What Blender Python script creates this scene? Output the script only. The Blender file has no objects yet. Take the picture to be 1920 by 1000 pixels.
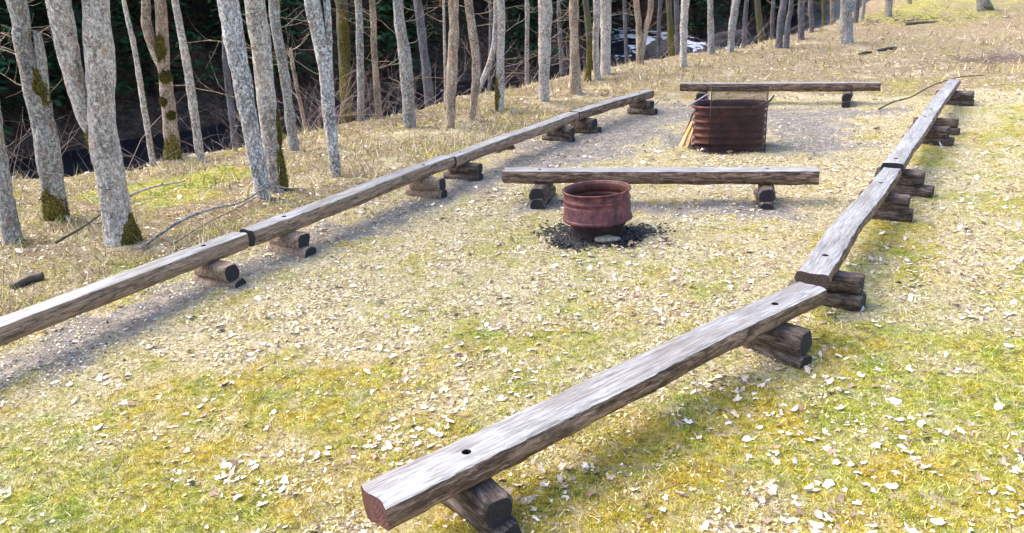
import bpy, bmesh, math, random
import numpy as np
from math import radians as R
from mathutils import Vector, Matrix

rng = np.random.default_rng(7)
random.seed(7)
SC = bpy.context.scene
COL = SC.collection

# ---------------------------------------------------------------- camera
CAM_H = 2.8
cd = bpy.data.cameras.new('camera')
cam = bpy.data.objects.new('camera', cd); COL.objects.link(cam)
cd.sensor_width = 36.0
cd.lens = 36.0 * 1500 / 1920
cd.clip_start = 0.05; cd.clip_end = 1500
_p, _r = R(20), R(3)
fw = Vector((0, math.cos(_p), -math.sin(_p))); rt0 = Vector((1, 0, 0)); up0 = rt0.cross(fw)
rt = math.cos(_r) * rt0 - math.sin(_r) * up0
up = math.sin(_r) * rt0 + math.cos(_r) * up0
m = Matrix((rt, up, -fw)).transposed().to_4x4(); m.translation = (0, 0, CAM_H)
cam.matrix_world = m
SC.camera = cam

# ---------------------------------------------------------------- light
SUN_AZ = R(-62)      # compass style: 0 = +y, positive towards +x ; sun stands left and a little ahead
SUN_EL = R(50)
w = bpy.data.worlds.new('World'); SC.world = w; w.use_nodes = True
wn = w.node_tree; wn.nodes.clear()
sky = wn.nodes.new('ShaderNodeTexSky'); sky.sky_type = 'NISHITA'; sky.sun_disc = False
sky.sun_elevation = SUN_EL; sky.sun_rotation = SUN_AZ
sky.air_density = 1.0; sky.dust_density = 3.5; sky.ozone_density = 1.0
bg = wn.nodes.new('ShaderNodeBackground'); bg.inputs['Strength'].default_value = 0.15
wo = wn.nodes.new('ShaderNodeOutputWorld')
wn.links.new(sky.outputs[0], bg.inputs[0]); wn.links.new(bg.outputs[0], wo.inputs[0])
sd = bpy.data.lights.new('sun', 'SUN'); sd.energy = 1.4; sd.angle = R(50); sd.color = (1.0, 0.94, 0.84)
sun = bpy.data.objects.new('sun', sd); COL.objects.link(sun)
sv = Vector((math.sin(SUN_AZ) * math.cos(SUN_EL), math.cos(SUN_AZ) * math.cos(SUN_EL), math.sin(SUN_EL)))
sun.rotation_euler = sv.to_track_quat('Z', 'Y').to_euler()
sun.location = (-20, 10, 30)
SC.view_settings.view_transform = 'Standard'; SC.view_settings.look = 'None'
SC.view_settings.exposure = 1.76; SC.view_settings.gamma = 1.0
SC.view_settings.use_curve_mapping = False

# ---------------------------------------------------------------- numeric helpers
def _hash(ix, iy, seed):
    n = (ix.astype(np.int64) * 374761393 + iy.astype(np.int64) * 668265263 + seed * 974634777) & 0xffffffff
    n = ((n ^ (n >> 13)) * 1274126177) & 0xffffffff
    n = n ^ (n >> 16)
    return (n & 0xffffff) / float(0xffffff)
def vnoise(x, y, seed=0):
    x = np.asarray(x, float); y = np.asarray(y, float)
    ix = np.floor(x); iy = np.floor(y); fx = x - ix; fy = y - iy
    fx = fx * fx * (3 - 2 * fx); fy = fy * fy * (3 - 2 * fy)
    a = _hash(ix, iy, seed); b = _hash(ix + 1, iy, seed); c = _hash(ix, iy + 1, seed); d = _hash(ix + 1, iy + 1, seed)
    return (a * (1 - fx) + b * fx) * (1 - fy) + (c * (1 - fx) + d * fx) * fy
def fbm(x, y, seed=0, oct=4):
    s = 0; a = 0.5; t = 0
    for o in range(oct):
        s = s + a * vnoise(x * 2 ** o, y * 2 ** o, seed + o * 17); t += a; a *= 0.55
    return s / t
def sstep(a, b, v):
    t = np.clip((v - a) / (b - a), 0, 1); return t * t * (3 - 2 * t)
def segdist(x, y, ax, ay, bx, by):
    dx, dy = bx - ax, by - ay
    t = np.clip(((x - ax) * dx + (y - ay) * dy) / (dx * dx + dy * dy), 0, 1)
    return np.hypot(x - ax - t * dx, y - ay - t * dy)

# edge of the clearing, where the bank falls to the stream (plan view)
EDGE = [(-60, 2), (-10.65, 12.3), (-8.31, 12.93), (-6.37, 13.52), (-4.75, 15.21), (-3.44, 16.96), (-1.45, 19.26), (0.25, 21.48),
        (2.51, 24.18), (4.53, 26.79), (8.72, 29.17), (11.98, 33.0), (17.15, 39.5), (25.0, 53.0), (60, 110)]
def edge_s(x, y):
    best = None; sg = None
    for (ax, ay), (bx, by) in zip(EDGE[:-1], EDGE[1:]):
        d = segdist(x, y, ax, ay, bx, by)
        L = math.hypot(bx - ax, by - ay)
        side = ((bx - ax) * (y - ay) - (by - ay) * (x - ax)) / L     # >0 beyond the edge
        if best is None: best, sg = d, side
        else:
            k = d < best - 1e-6
            best = np.where(k, d, best); sg = np.where(k, side, sg)
    return np.where(sg > 0, best, -best)
WATER_Z = -2.0
def bank_start(x): return 14 + 8 * sstep(4, 9, x) - 12 * sstep(10, 16, x)
def terrain(x, y):
    x = np.asarray(x, float); y = np.asarray(y, float)
    s = edge_s(x, y) + (fbm(x * .5, y * .5, 3) - .5) * 1.2
    z = (fbm(x * .35, y * .35, 11, 3) - .5) * 0.10
    wild = sstep(-7.5, -3.0, s)
    z = z + wild * (fbm(x * 1.3, y * 1.3, 21, 3) - .5) * 0.22
    drop = sstep(-0.3, 5.0, s) * 2.5
    s0 = bank_start(x)
    rise = np.maximum(s - s0, 0)
    bank = np.minimum(rise * 0.62, 15) + sstep(0, 3, rise) * (fbm(x * .4, y * .4, 5) - .5) * 1.8
    z = z - drop + bank
    d = np.hypot(x, y)
    z = z + np.maximum(d - 34, 0) * 0.05 * (1 - sstep(-2, 3, s)) + np.clip(d - 60, 0, 60) * 0.12 * (1 - sstep(-2, 3, s))
    return z
# ground cover zones, shared by the ground material and by what grows on it
GRAVEL = [((-4.6, 5.1), (-3.6, 6.6), .5), ((-3.6, 6.6), (-2.1, 9.0), .42), ((-2.1, 9.0), (-0.6, 11.0), .45), ((-0.6, 11.0), (0.6, 13.0), .6),
          ((0.3, 9.9), (3.3, 9.1), .38), ((0.9, 13.2), (3.4, 16.6), 1.2), ((3.4, 16.2), (5.9, 15.3), 1.15), ((5.9, 15.3), (7.2, 15.2), .6),
          ((5.0, 12.6), (5.4, 15.0), .9), ((1.0, 12.5), (2.4, 14.5), .8), ((2.8, 13.4), (4.4, 14.2), .6)]
MOSS = [((-2.6, 3.9), (-1.2, 4.2), .8, .8), ((-2.2, 5.2), (-1.3, 5.0), .55, 1.0), ((-1.6, 3.2), (0.2, 3.3), .7, .7), ((-0.3, 5.9), (0.4, 5.6), .3, .6),
        ((0.3, 3.5), (1.7, 4.6), .42, 1.25), ((1.9, 4.7), (2.7, 5.5), .38, 1.25), ((2.6, 3.2), (4.2, 5.0), 1.1, .9), ((4.2, 5.0), (6.6, 8.0), 1.0, .85), ((3.9, 7.6), (4.2, 8.4), .35, 1.1),
        ((6.6, 8.0), (9.0, 11.5), .9, .7), ((2.2, 3.4), (3.2, 4.4), .8, .9), ((-6.0, 11.9), (-5.0, 12.0), .5, 2.0), ((-4.8, 12.5), (-4.1, 12.7), .42, 1.9), ((-5.1, 11.1), (-4.5, 11.3), .4, 1.3),
        ((-1.8, 8.6), (-1.5, 8.9), .3, .8), ((3.9, 12.5), (4.6, 12.9), .2, 1.0), ((1.6, 9.6), (1.9, 9.8), .25, .9), ((-0.2, 12.4), (0.4, 12.1), .3, .6),
        ((12, 24), (17, 30), 1.4, .35), ((18, 35), (22, 40), 3, .9), ((-1.2, 12.0), (-0.6, 12.9), .35, .8), ((7.35, 12.35), (7.6, 12.6), .28, 1.1), ((6.0, 11.0), (6.3, 12), .3, .8)]
def zones(x, y):
    n1 = fbm(x * 1.1, y * 1.1, 31); n2 = fbm(x * 3.1, y * 3.1, 41)
    s = edge_s(x, y)
    g = np.zeros_like(x)
    for a, b, r in GRAVEL:
        g = np.maximum(g, .85 - .85 * sstep(.3, 1.5, segdist(x, y, *a, *b) / r + (n2 - .5) * 1.8))
    mo = np.full_like(x, 0.0)
    for a, b, r, k in MOSS:
        mo = np.maximum(mo, k * (1 - sstep(.4, 1.5, segdist(x, y, *a, *b) / r + (n1 - .5) * .9)))
    near = 1 - sstep(4.5, 7.5, y)
    n3 = fbm(x * 7.5, y * 7.5, 47)
    mo = np.clip(mo * .62 + (n1 - .5) * 1.2 + (n2 - .5) * 1.2 + (n3 - .5) * .9 + .27 + .14 * near - .10 * sstep(7.5, 10, y) * (1 - sstep(3.5, 5, (x - 2.4) * .83 - (y - 6) * .55 + 4)) - .12 * sstep(18, 24, y + .25 * x), 0, 1)
    mo = mo * (1 - g * .8)
    # litter: left of the long bench row up to the wood, and the slope at the back
    wood = 1 - sstep(-0.4, .5, (x + 2.86) * .85 - (y - 8.22) * .525 + .6)       # left of the row line
    back = sstep(17.5, 21, y + .25 * x)
    li = np.clip(np.maximum(wood * .85, back * .92) + (n1 - .5) * 1.3 + (n2 - .5) * .8, 0, 1)
    li = np.maximum(li, sstep(-0.5, 2.0, s))
    ch = 1 - sstep(.25, .62, np.hypot((x - 0.98) * .85, (y - 8.55) * 1.1) + (n2 - .5) * .45)
    ch = np.maximum(ch, .8 * (1 - sstep(.3, .9, np.hypot(x - 3.55, (y - 12.7) * 1.2) + (n2 - .5) * .3)))
    return mo, g, li, ch

# ---------------------------------------------------------------- object helpers
def prop(o, label=None, cat=None, group=None, kind=None):
    if label: o['label'] = label
    if cat: o['category'] = cat
    if group: o['group'] = group
    if kind: o['kind'] = kind
    return o
def link(name, me, mat=None, parent=None, loc=None, rot=None):
    o = bpy.data.objects.new(name, me); COL.objects.link(o)
    if mat is not None:
        for mm in (mat if isinstance(mat, (list, tuple)) else [mat]):
            me.materials.append(mm)
    if parent: o.parent = parent
    if loc is not None: o.location = loc
    if rot is not None: o.rotation_euler = rot
    return o
def empty(name, loc=(0, 0, 0), rz=0.0):
    o = bpy.data.objects.new(name, None); COL.objects.link(o); o.location = loc; o.rotation_euler = (0, 0, rz)
    o.empty_display_size = .2
    return o
def npmesh(name, V, F, col=None, smooth=False):
    """V (n,3); F (m,k) uniform faces; col (n,4) per vertex"""
    V = np.asarray(V, np.float32); F = np.asarray(F, np.int32)
    me = bpy.data.meshes.new(name)
    me.vertices.add(len(V)); me.vertices.foreach_set('co', V.ravel())
    k = F.shape[1]
    me.loops.add(F.size); me.loops.foreach_set('vertex_index', F.ravel())
    me.polygons.add(len(F)); me.polygons.foreach_set('loop_start', np.arange(0, F.size, k, dtype=np.int32))
    me.polygons.foreach_set('loop_total', np.full(len(F), k, np.int32))
    if col is not None:
        at = me.color_attributes.new('col', 'FLOAT_COLOR', 'POINT')
        at.data.foreach_set('color', np.asarray(col, np.float32).ravel())
    me.update(calc_edges=True)
    if smooth: me.polygons.foreach_set('use_smooth', np.ones(len(F), bool))
    return me
def merge(parts):
    """list of (V,F) -> one"""
    Vs, Fs, o = [], [], 0
    for V, F in parts:
        Vs.append(np.asarray(V, float)); Fs.append(np.asarray(F) + o); o += len(V)
    return np.vstack(Vs), np.vstack(Fs)
def tube(P, rad, n=8, wob=0.0, seed=0, flat=None, caps=True):
    """tube along points P (k,3) with radii; quads (+ caps folded as degenerate-free quad fans)"""
    P = np.asarray(P, float); k = len(P); rad = np.asarray(rad, float)
    T = np.gradient(P, axis=0); T /= np.linalg.norm(T, axis=1)[:, None] + 1e-9
    ref = np.array([0.31, .95, .05]) if abs(T[0, 1]) < .8 else np.array([1.0, 0.1, 0])
    N = np.cross(T, ref); N /= np.linalg.norm(N, axis=1)[:, None] + 1e-9
    B = np.cross(T, N)
    a = np.linspace(0, 2 * np.pi, n, endpoint=False)
    rr = rad[:, None] * np.ones(n)[None]
    if wob:
        L = np.r_[0, np.cumsum(np.linalg.norm(np.diff(P, axis=0), axis=1))]
        r0 = max(rad.mean(), 1e-3)
        A, LL = np.meshgrid(a, L)
        rr = rr * (1 + wob * (fbm(np.cos(A) * 1.3 + seed * 9.1 + 50, LL / r0 * .35 + np.sin(A) * 1.3 + 50, seed) - .5) * 2)
    V = P[:, None] + rr[..., None] * (np.cos(a)[None, :, None] * N[:, None] + np.sin(a)[None, :, None] * B[:, None])
    V = V.reshape(-1, 3)
    i = np.arange(k - 1)[:, None]; j = np.arange(n)[None]
    F = np.stack([i * n + j, i * n + (j + 1) % n, (i + 1) * n + (j + 1) % n, (i + 1) * n + j], -1).reshape(-1, 4)
    if caps:
        V = np.vstack([V, P[0], P[-1]]); c0, c1 = k * n, k * n + 1
        jj = np.arange(0, n, 2)
        f0 = np.stack([np.full_like(jj, c0), (jj + 2) % n, (jj + 1) % n, jj], -1)
        e = (k - 1) * n
        f1 = np.stack([np.full_like(jj, c1), e + jj, e + (jj + 1) % n, e + (jj + 2) % n], -1)
        F = np.vstack([F, f0, f1])
    return V, F
def spline(P, n):
    P = np.asarray(P, float)
    if len(P) == 2:
        t = np.linspace(0, 1, n)[:, None]; return P[0] * (1 - t) + P[1] * t
    t = np.linspace(0, len(P) - 1, n); out = []
    Q = np.vstack([2 * P[0] - P[1], P, 2 * P[-1] - P[-2]])
    for tt in t:
        i = min(int(tt), len(P) - 2); f = tt - i
        p0, p1, p2, p3 = Q[i], Q[i + 1], Q[i + 2], Q[i + 3]
        out.append(.5 * (2 * p1 + (p2 - p0) * f + (2 * p0 - 5 * p1 + 4 * p2 - p3) * f * f + (3 * p1 - p0 - 3 * p2 + p3) * f ** 3))
    return np.array(out)

# ---------------------------------------------------------------- materials
def mat(name):
    m_ = bpy.data.materials.new(name); m_.use_nodes = True
    nt = m_.node_tree; b = nt.nodes['Principled BSDF']
    return m_, nt, b
def N(nt, typ, **kw):
    n_ = nt.nodes.new('ShaderNode' + typ)
    for k, v in kw.items():
        if k in n_.inputs: n_.inputs[k].default_value = v
        else: setattr(n_, k, v)
    return n_
def ramp(nt, src, stops, interp='LINEAR'):
    r = nt.nodes.new('ShaderNodeValToRGB'); r.color_ramp.interpolation = interp
    e = r.color_ramp.elements
    while len(e) < len(stops): e.new(.5)
    for q, (p, c) in zip(e, stops):
        q.position = p; q.color = (*c, 1) if len(c) == 3 else c
    nt.links.new(src, r.inputs[0]); return r.outputs[0]
def g3(v): return (v, v, v)
def noise(nt, vec, scale, detail=4, rough=.6, dist=0.0, w=None):
    n_ = N(nt, 'TexNoise'); n_.inputs['Scale'].default_value = scale
    n_.inputs['Detail'].default_value = detail; n_.inputs['Roughness'].default_value = rough
    n_.inputs['Distortion'].default_value = dist
    nt.links.new(vec, n_.inputs['Vector']); return n_.outputs['Fac']
def coords(nt, scale=(1, 1, 1), loc=(0, 0, 0), rnd=False):
    t = N(nt, 'TexCoord'); mp = N(nt, 'Mapping'); mp.inputs['Scale'].default_value = scale
    mp.inputs['Location'].default_value = loc
    nt.links.new(t.outputs['Object'], mp.inputs['Vector'])
    if rnd:
        oi = N(nt, 'ObjectInfo'); ml = N(nt, 'Math', operation='MULTIPLY'); ml.inputs[1].default_value = 37.0
        nt.links.new(oi.outputs['Random'], ml.inputs[0])
        cx = N(nt, 'CombineXYZ')
        for i in range(3): nt.links.new(ml.outputs[0], cx.inputs[i])
        nt.links.new(cx.outputs[0], mp.inputs['Location'])
    return mp.outputs['Vector']
def mix(nt, fac, a, b, typ='MIX'):
    x = N(nt, 'Mix', data_type='RGBA', blend_type=typ)
    for k, v in ((0, fac), (6, a), (7, b)):
        if hasattr(v, 'default_value') or hasattr(v, 'is_linked'): nt.links.new(v, x.inputs[k])
        elif k == 0: x.inputs[0].default_value = v
        else: x.inputs[k].default_value = (*v, 1)
    return x.outputs[2]
def mth(nt, op, a, b=None, clamp=False):
    x = N(nt, 'Math', operation=op, use_clamp=clamp)
    for i, v in enumerate((a, b)):
        if v is None: continue
        if isinstance(v, (int, float)): x.inputs[i].default_value = v
        else: nt.links.new(v, x.inputs[i])
    return x.outputs[0]
def bump(nt, b, h, strength=.5, dist=.02):
    x = N(nt, 'Bump'); x.inputs['Strength'].default_value = strength; x.inputs['Distance'].default_value = dist
    nt.links.new(h, x.inputs['Height']); nt.links.new(x.outputs[0], b.inputs['Normal'])

def make_ground_mat():
    m_, nt, b = mat('clearing_ground')
    at = N(nt, 'Attribute', attribute_name='col')
    sp = N(nt, 'SeparateColor'); nt.links.new(at.outputs['Color'], sp.inputs[0])
    moss, grav, lit, char = sp.outputs[0], sp.outputs[1], sp.outputs[2], at.outputs['Alpha']
    c = coords(nt)
    nf = noise(nt, c, 55, 5, .7); nm = noise(nt, c, 17, 5, .65); nl = noise(nt, c, 3.2, 4, .6); nb = noise(nt, c, 130, 3, .6)
    straw = ramp(nt, nm, [(.34, (.32, .21, .08)), (.44, (.56, .44, .16)), (.54, (.74, .62, .24)), (.64, (.86, .74, .42))])
    fleck = ramp(nt, nf, [(.36, (.06, .04, .025)), (.44, (.42, .35, .20)), (.56, (.62, .55, .36)), (.66, (.90, .84, .70))])
    ns = noise(nt, coords(nt, loc=(7, 3, 1)), 26, 3, .75)
    base = mix(nt, .6, straw, fleck)
    base = mix(nt, ramp(nt, ns, [(.54, g3(0)), (.60, g3(.9))]), base, (.88, .79, .62))
    base = mix(nt, ramp(nt, ns, [(.38, g3(.8)), (.45, g3(0))]), base, (.20, .13, .075))
    mossc = ramp(nt, nm, [(.34, (.14, .13, .012)), (.45, (.36, .34, .03)), (.56, (.56, .52, .075)), (.68, (.76, .70, .24))])
    mosst = ramp(nt, nl, [(.36, (.55, .80, .5)), (.5, (1, 1, 1)), (.64, (1.15, .95, .7))])
    mossc = mix(nt, 1.0, mossc, mosst, 'MULTIPLY')
    mossd = ramp(nt, nf, [(.34, g3(.35)), (.5, g3(1)), (.7, g3(1.25))])
    mossc = mix(nt, 1.0, mossc, mossd, 'MULTIPLY')
    litc = ramp(nt, nf, [(.36, (.05, .03, .018)), (.46, (.23, .15, .085)), (.56, (.43, .32, .17)), (.66, (.70, .58, .36))])
    gravc = ramp(nt, nf, [(.34, (.06, .055, .065)), (.46, (.17, .155, .165)), (.56, (.33, .305, .305)), (.68, (.66, .61, .58))])
    def thr(mask, n_, k, w_):
        return mth(nt, 'MULTIPLY_ADD', mth(nt, 'ADD', mask, mth(nt, 'MULTIPLY', mth(nt, 'SUBTRACT', n_, .5), k)), w_, clamp=True)
    def soft(mask, n_, k, lo, hi):
        v = mth(nt, 'ADD', mask, mth(nt, 'MULTIPLY', mth(nt, 'SUBTRACT', n_, .5), k))
        mr = N(nt, 'MapRange'); mr.inputs[1].default_value = lo; mr.inputs[2].default_value = hi
        nt.links.new(v, mr.inputs[0]); return mr.outputs[0]
    out = mix(nt, soft(lit, nm, 1.2, .35, .75), base, litc)
    out = mix(nt, soft(moss, nf, 1.5, .25, .95), out, mossc)
    out = mix(nt, soft(grav, nf, 1.5, .35, .95), out, gravc)
    out = mix(nt, soft(char, nm, .8, .3, .6), out, (.012, .011, .013))
    nd = noise(nt, coords(nt, loc=(17, 5, 2)), 9, 6, .85)
    out = mix(nt, ramp(nt, nd, [(.37, g3(.6)), (.46, g3(0))]), out, (.17, .115, .07))
    npk = noise(nt, coords(nt, loc=(2, 25, 4)), 5.5, 6, .85)
    out = mix(nt, ramp(nt, npk, [(.52, g3(0)), (.60, g3(.6))]), out, (.74, .63, .48))
    out = mix(nt, soft(char, nm, .8, .3, .6), out, (.012, .011, .013))
    nt.links.new(out, b.inputs['Base Color'])
    b.inputs['Roughness'].default_value = .85; b.inputs['Specular IOR Level'].default_value = .25
    h = mth(nt, 'ADD', nf, mth(nt, 'MULTIPLY', nb, .5))
    bump(nt, b, h, 1.0, .05)
    return m_

def attr_mat(name, rough=.7, spec=.3, nscale=0, transl=0.0):
    m_, nt, b = mat(name)
    at = N(nt, 'Attribute', attribute_name='col')
    o = at.outputs['Color']
    if nscale:
        nn = noise(nt, coords(nt), nscale, 3)
        o = mix(nt, 1.0, o, ramp(nt, nn, [(.3, g3(.7)), (.7, g3(1.2))]), 'MULTIPLY')
    nt.links.new(o, b.inputs['Base Color'])
    b.inputs['Roughness'].default_value = rough; b.inputs['Specular IOR Level'].default_value = spec
    return m_

def wood_mats():
    M = {}
    # weathered flat top: silver grey with fine cracks, palest where people sit
    m_, nt, b = mat('weathered_grey_top')
    c = coords(nt, (3.2, 34, 34), rnd=True); c2 = coords(nt, (1.0, 4, 4), rnd=True); c3 = coords(nt, (2.2, 75, 75), rnd=True)
    g = noise(nt, c, 1.6, 6, .7, .6); p = noise(nt, c2, 1.3, 4, .6, .4); k = noise(nt, c3, 1.2, 3, .7, .5)
    a = ramp(nt, g, [(.36, (.12, .105, .10)), (.45, (.25, .24, .235)), (.54, (.37, .37, .375)), (.66, (.54, .555, .58))])
    q = ramp(nt, p, [(.34, (.55, .46, .38)), (.45, (.86, .83, .80)), (.54, (1.0, 1.0, 1.0)), (.66, (1.45, 1.48, 1.52))])
    o = mix(nt, 1.0, a, q, 'MULTIPLY')
    cr = ramp(nt, k, [(.34, g3(.25)), (.41, g3(1))])
    o = mix(nt, .9, o, cr, 'MULTIPLY')
    kk = noise(nt, coords(nt, (.8, 22, 22), (3, 3, 3), rnd=True), 1.0, 4, .55, .3)
    ln = ramp(nt, kk, [(.475, g3(1)), (.492, g3(.16)), (.508, g3(.16)), (.525, g3(1))])
    o = mix(nt, .85, o, ln, 'MULTIPLY')
    o = mix(nt, .36, o, (.36, .35, .345)); o = mix(nt, 1.0, o, (.86, .85, .85), 'MULTIPLY')
    nt.links.new(o, b.inputs['Base Color'])
    b.inputs['Roughness'].default_value = .5; b.inputs['Specular IOR Level'].default_value = .5
    bump(nt, b, mth(nt, 'ADD', g, mth(nt, 'MULTIPLY', cr, .5)), .55, .006)
    M['top'] = m_
    # round side: brown grey with streaks and dark stains
    for nm, tint, dark in (('side', (.74, .60, .50), .6), ('side_warm', (.88, .72, .60), .5), ('side_dark', (.40, .34, .32), .6), ('sup', (.38, .33, .32), .7)):
        m_, nt, b = mat('weathered_log_' + nm)
        c = coords(nt, (3.0, 18, 18) if nm != 'sup' else (18, 4, 18), rnd=True); c2 = coords(nt, (3.0, 6, 6), rnd=True); c3 = coords(nt, (3, 60, 60) if nm != 'sup' else (60, 3, 60), rnd=True)
        g = noise(nt, c, 1.6, 6, .7, .7); p = noise(nt, c2, 1.8, 5, .65, .5); k = noise(nt, c3, 1.2, 3, .7, .5)
        a = ramp(nt, g, [(.34, (.06, .042, .036)), (.45, (.19, .145, .12)), (.54, (.36, .30, .26)), (.66, (.60, .54, .50))])
        q = ramp(nt, p, [(.34, g3(1 - dark)), (.45, (.85, .8, .76)), (.58, (1.0, 1.0, 1.0)), (.75, (1.25, 1.24, 1.24))])
        o = mix(nt, 1.0, a, q, 'MULTIPLY'); o = mix(nt, 1.0, o, tint, 'MULTIPLY')
        cr = ramp(nt, k, [(.36, g3(.3)), (.43, g3(1))]); o = mix(nt, .8, o, cr, 'MULTIPLY')
        if nm == 'side_warm': o = mix(nt, .45, o, (.34, .25, .18))
        kk = noise(nt, coords(nt, (1.0, 16, 16) if nm != 'sup' else (14, 1, 14), (3, 3, 3), rnd=True), 1.0, 4, .6, .3)
        o = mix(nt, .8, o, ramp(nt, kk, [(.47, g3(1)), (.492, g3(.2)), (.508, g3(.2)), (.53, g3(1))]), 'MULTIPLY')
        nt.links.new(o, b.inputs['Base Color']); b.inputs['Roughness'].default_value = .75
        bump(nt, b, g, .7, .01)
        M[nm] = m_
    for nm, ca, cb in (('end_dark', (.006, .006, .009), (.028, .026, .032)), ('end_red', (.025, .010, .009), (.15, .05, .042)), ('end_brown', (.02, .015, .014), (.10, .07, .06))):
        m_, nt, b = mat('log_' + nm)
        t = N(nt, 'TexCoord'); wv = N(nt, 'TexWave', wave_type='RINGS', rings_direction='X' if nm == 'end_red' or nm == 'end_brown' else 'Y')
        wv.inputs['Scale'].default_value = 14; wv.inputs['Distortion'].default_value = 9; wv.inputs['Detail'].default_value = 5
        nt.links.new(t.outputs['Object'], wv.inputs['Vector'])
        n_ = noise(nt, coords(nt, (1, 1, 1), rnd=True), 22, 4, .7)
        f = mth(nt, 'ADD', mth(nt, 'MULTIPLY', wv.outputs['Fac'], .22), mth(nt, 'MULTIPLY', n_, .78))
        nt.links.new(ramp(nt, f, [(.25, ca), (.75, cb)]), b.inputs['Base Color']); b.inputs['Roughness'].default_value = .85
        bump(nt, b, f, .6, .006)
        M[nm] = m_
    m_, nt, b = mat('peg_hole_shade'); b.inputs['Base Color'].default_value = (.02, .015, .012, 1); b.inputs['Roughness'].default_value = .9  # near-black wall colour carries the shade inside the drilled peg holes
    M['hole'] = m_
    return M

def bark_mat(name, dk, mid, lt, flecks=.5, lichen=None, mossy=0.0):
    m_, nt, b = mat('bark_' + name)
    c = coords(nt, (1, 1, .55), rnd=True); cf = coords(nt, (1, 1, .8), (3, 1, 2), rnd=True)
    big = noise(nt, c, 4, 6, .75); fine = noise(nt, c, 44, 6, .85, .5); spot = noise(nt, cf, 26, 4, .7)
    a = ramp(nt, fine, [(.38, tuple(v * .4 for v in dk)), (.45, tuple(v * .85 for v in dk)), (.52, tuple(v * .88 for v in mid)), (.59, lt)])
    q = ramp(nt, big, [(.38, (.48, .46, .46)), (.48, (.9, .88, .88)), (.60, (1.3, 1.3, 1.32))])
    o = mix(nt, 1.0, a, q, 'MULTIPLY')
    tan = noise(nt, coords(nt, (1, 1, .4), (8, 2, 5), rnd=True), 7, 5, .75)
    o = mix(nt, ramp(nt, tan, [(.50, g3(0)), (.60, g3(.55))]), o, (dk[0] * 1.5 + .02, dk[1] * 1.15, dk[2] * .85))
    if lichen:
        o = mix(nt, ramp(nt, spot, [(.52, g3(0)), (.60, g3(.9))]), o, lichen)
    d = noise(nt, cf, 15, 3, .55)
    o = mix(nt, ramp(nt, d, [(.28, g3(flecks)), (.36, g3(0))]), o, (.10, .085, .07))
    kn = noise(nt, coords(nt, (1, 1, 3.2), (5, 9, 1), rnd=True), 9, 2, .5)
    o = mix(nt, ramp(nt, kn, [(.27, g3(.85)), (.32, g3(0))]), o, (.045, .035, .028))
    if mossy:
        o = mix(nt, ramp(nt, big, [(.66 - mossy * .3, g3(0)), (.74 - mossy * .3, g3(.8))]), o, (.07, .075, .02))
    nt.links.new(o, b.inputs['Base Color']); b.inputs['Roughness'].default_value = .85
    bump(nt, b, fine, .8, .02)
    return m_

def moss_mat():
    m_, nt, b = mat('trunk_moss')
    n_ = noise(nt, coords(nt, rnd=True), 40, 4, .7)
    nt.links.new(ramp(nt, n_, [(.38, (.045, .035, .012)), (.5, (.15, .125, .022)), (.62, (.34, .29, .05))]), b.inputs['Base Color'])
    b.inputs['Roughness'].default_value = .95; bump(nt, b, n_, 1, .03)
    return m_

def rust_mat(name, stops, stain=None, scale=9):
    m_, nt, b = mat(name)
    c = coords(nt); n1 = noise(nt, c, scale, 5, .7); n2 = noise(nt, c, scale * 6, 4, .7)
    f = mth(nt, 'ADD', mth(nt, 'MULTIPLY', n1, .65), mth(nt, 'MULTIPLY', n2, .35))
    o = ramp(nt, f, stops)
    nt.links.new(o, b.inputs['Base Color']); b.inputs['Roughness'].default_value = .62; b.inputs['Metallic'].default_value = .15
    bump(nt, b, n2, .35, .004)
    return m_

def water_mat():
    m_, nt, b = mat('stream_water')
    c = coords(nt); t = N(nt, 'SeparateXYZ'); nt.links.new(c, t.inputs[0])
    n_ = noise(nt, coords(nt, (1, .35, 1)), 1.1, 5, .65, .8)
    mr = N(nt, 'MapRange'); mr.inputs[1].default_value = 6; mr.inputs[2].default_value = 10
    nt.links.new(t.outputs[0], mr.inputs[0])
    m2 = N(nt, 'MapRange'); m2.inputs[1].default_value = 13; m2.inputs[2].default_value = 16; nt.links.new(t.outputs[0], m2.inputs[0])
    lump = noise(nt, coords(nt, loc=(4, 1, 0)), .28, 2, .5)
    f = mth(nt, 'ADD', n_, mth(nt, 'MULTIPLY', mth(nt, 'SUBTRACT', mr.outputs[0], m2.outputs[0]), mth(nt, 'MULTIPLY', lump, .40)))
    foam = ramp(nt, f, [(.66, g3(0)), (.71, g3(1))])
    nt.links.new(mix(nt, foam, (.006, .008, .014), (.8, .83, .88)), b.inputs['Base Color'])
    nt.links.new(ramp(nt, foam, [(0, g3(.3)), (1, g3(.8))]), b.inputs['Roughness']); b.inputs['Specular IOR Level'].default_value = .12
    bump(nt, b, noise(nt, c, 6, 3), .5, .05)
    return m_

WM = wood_mats()
G_MAT = make_ground_mat()

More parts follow.
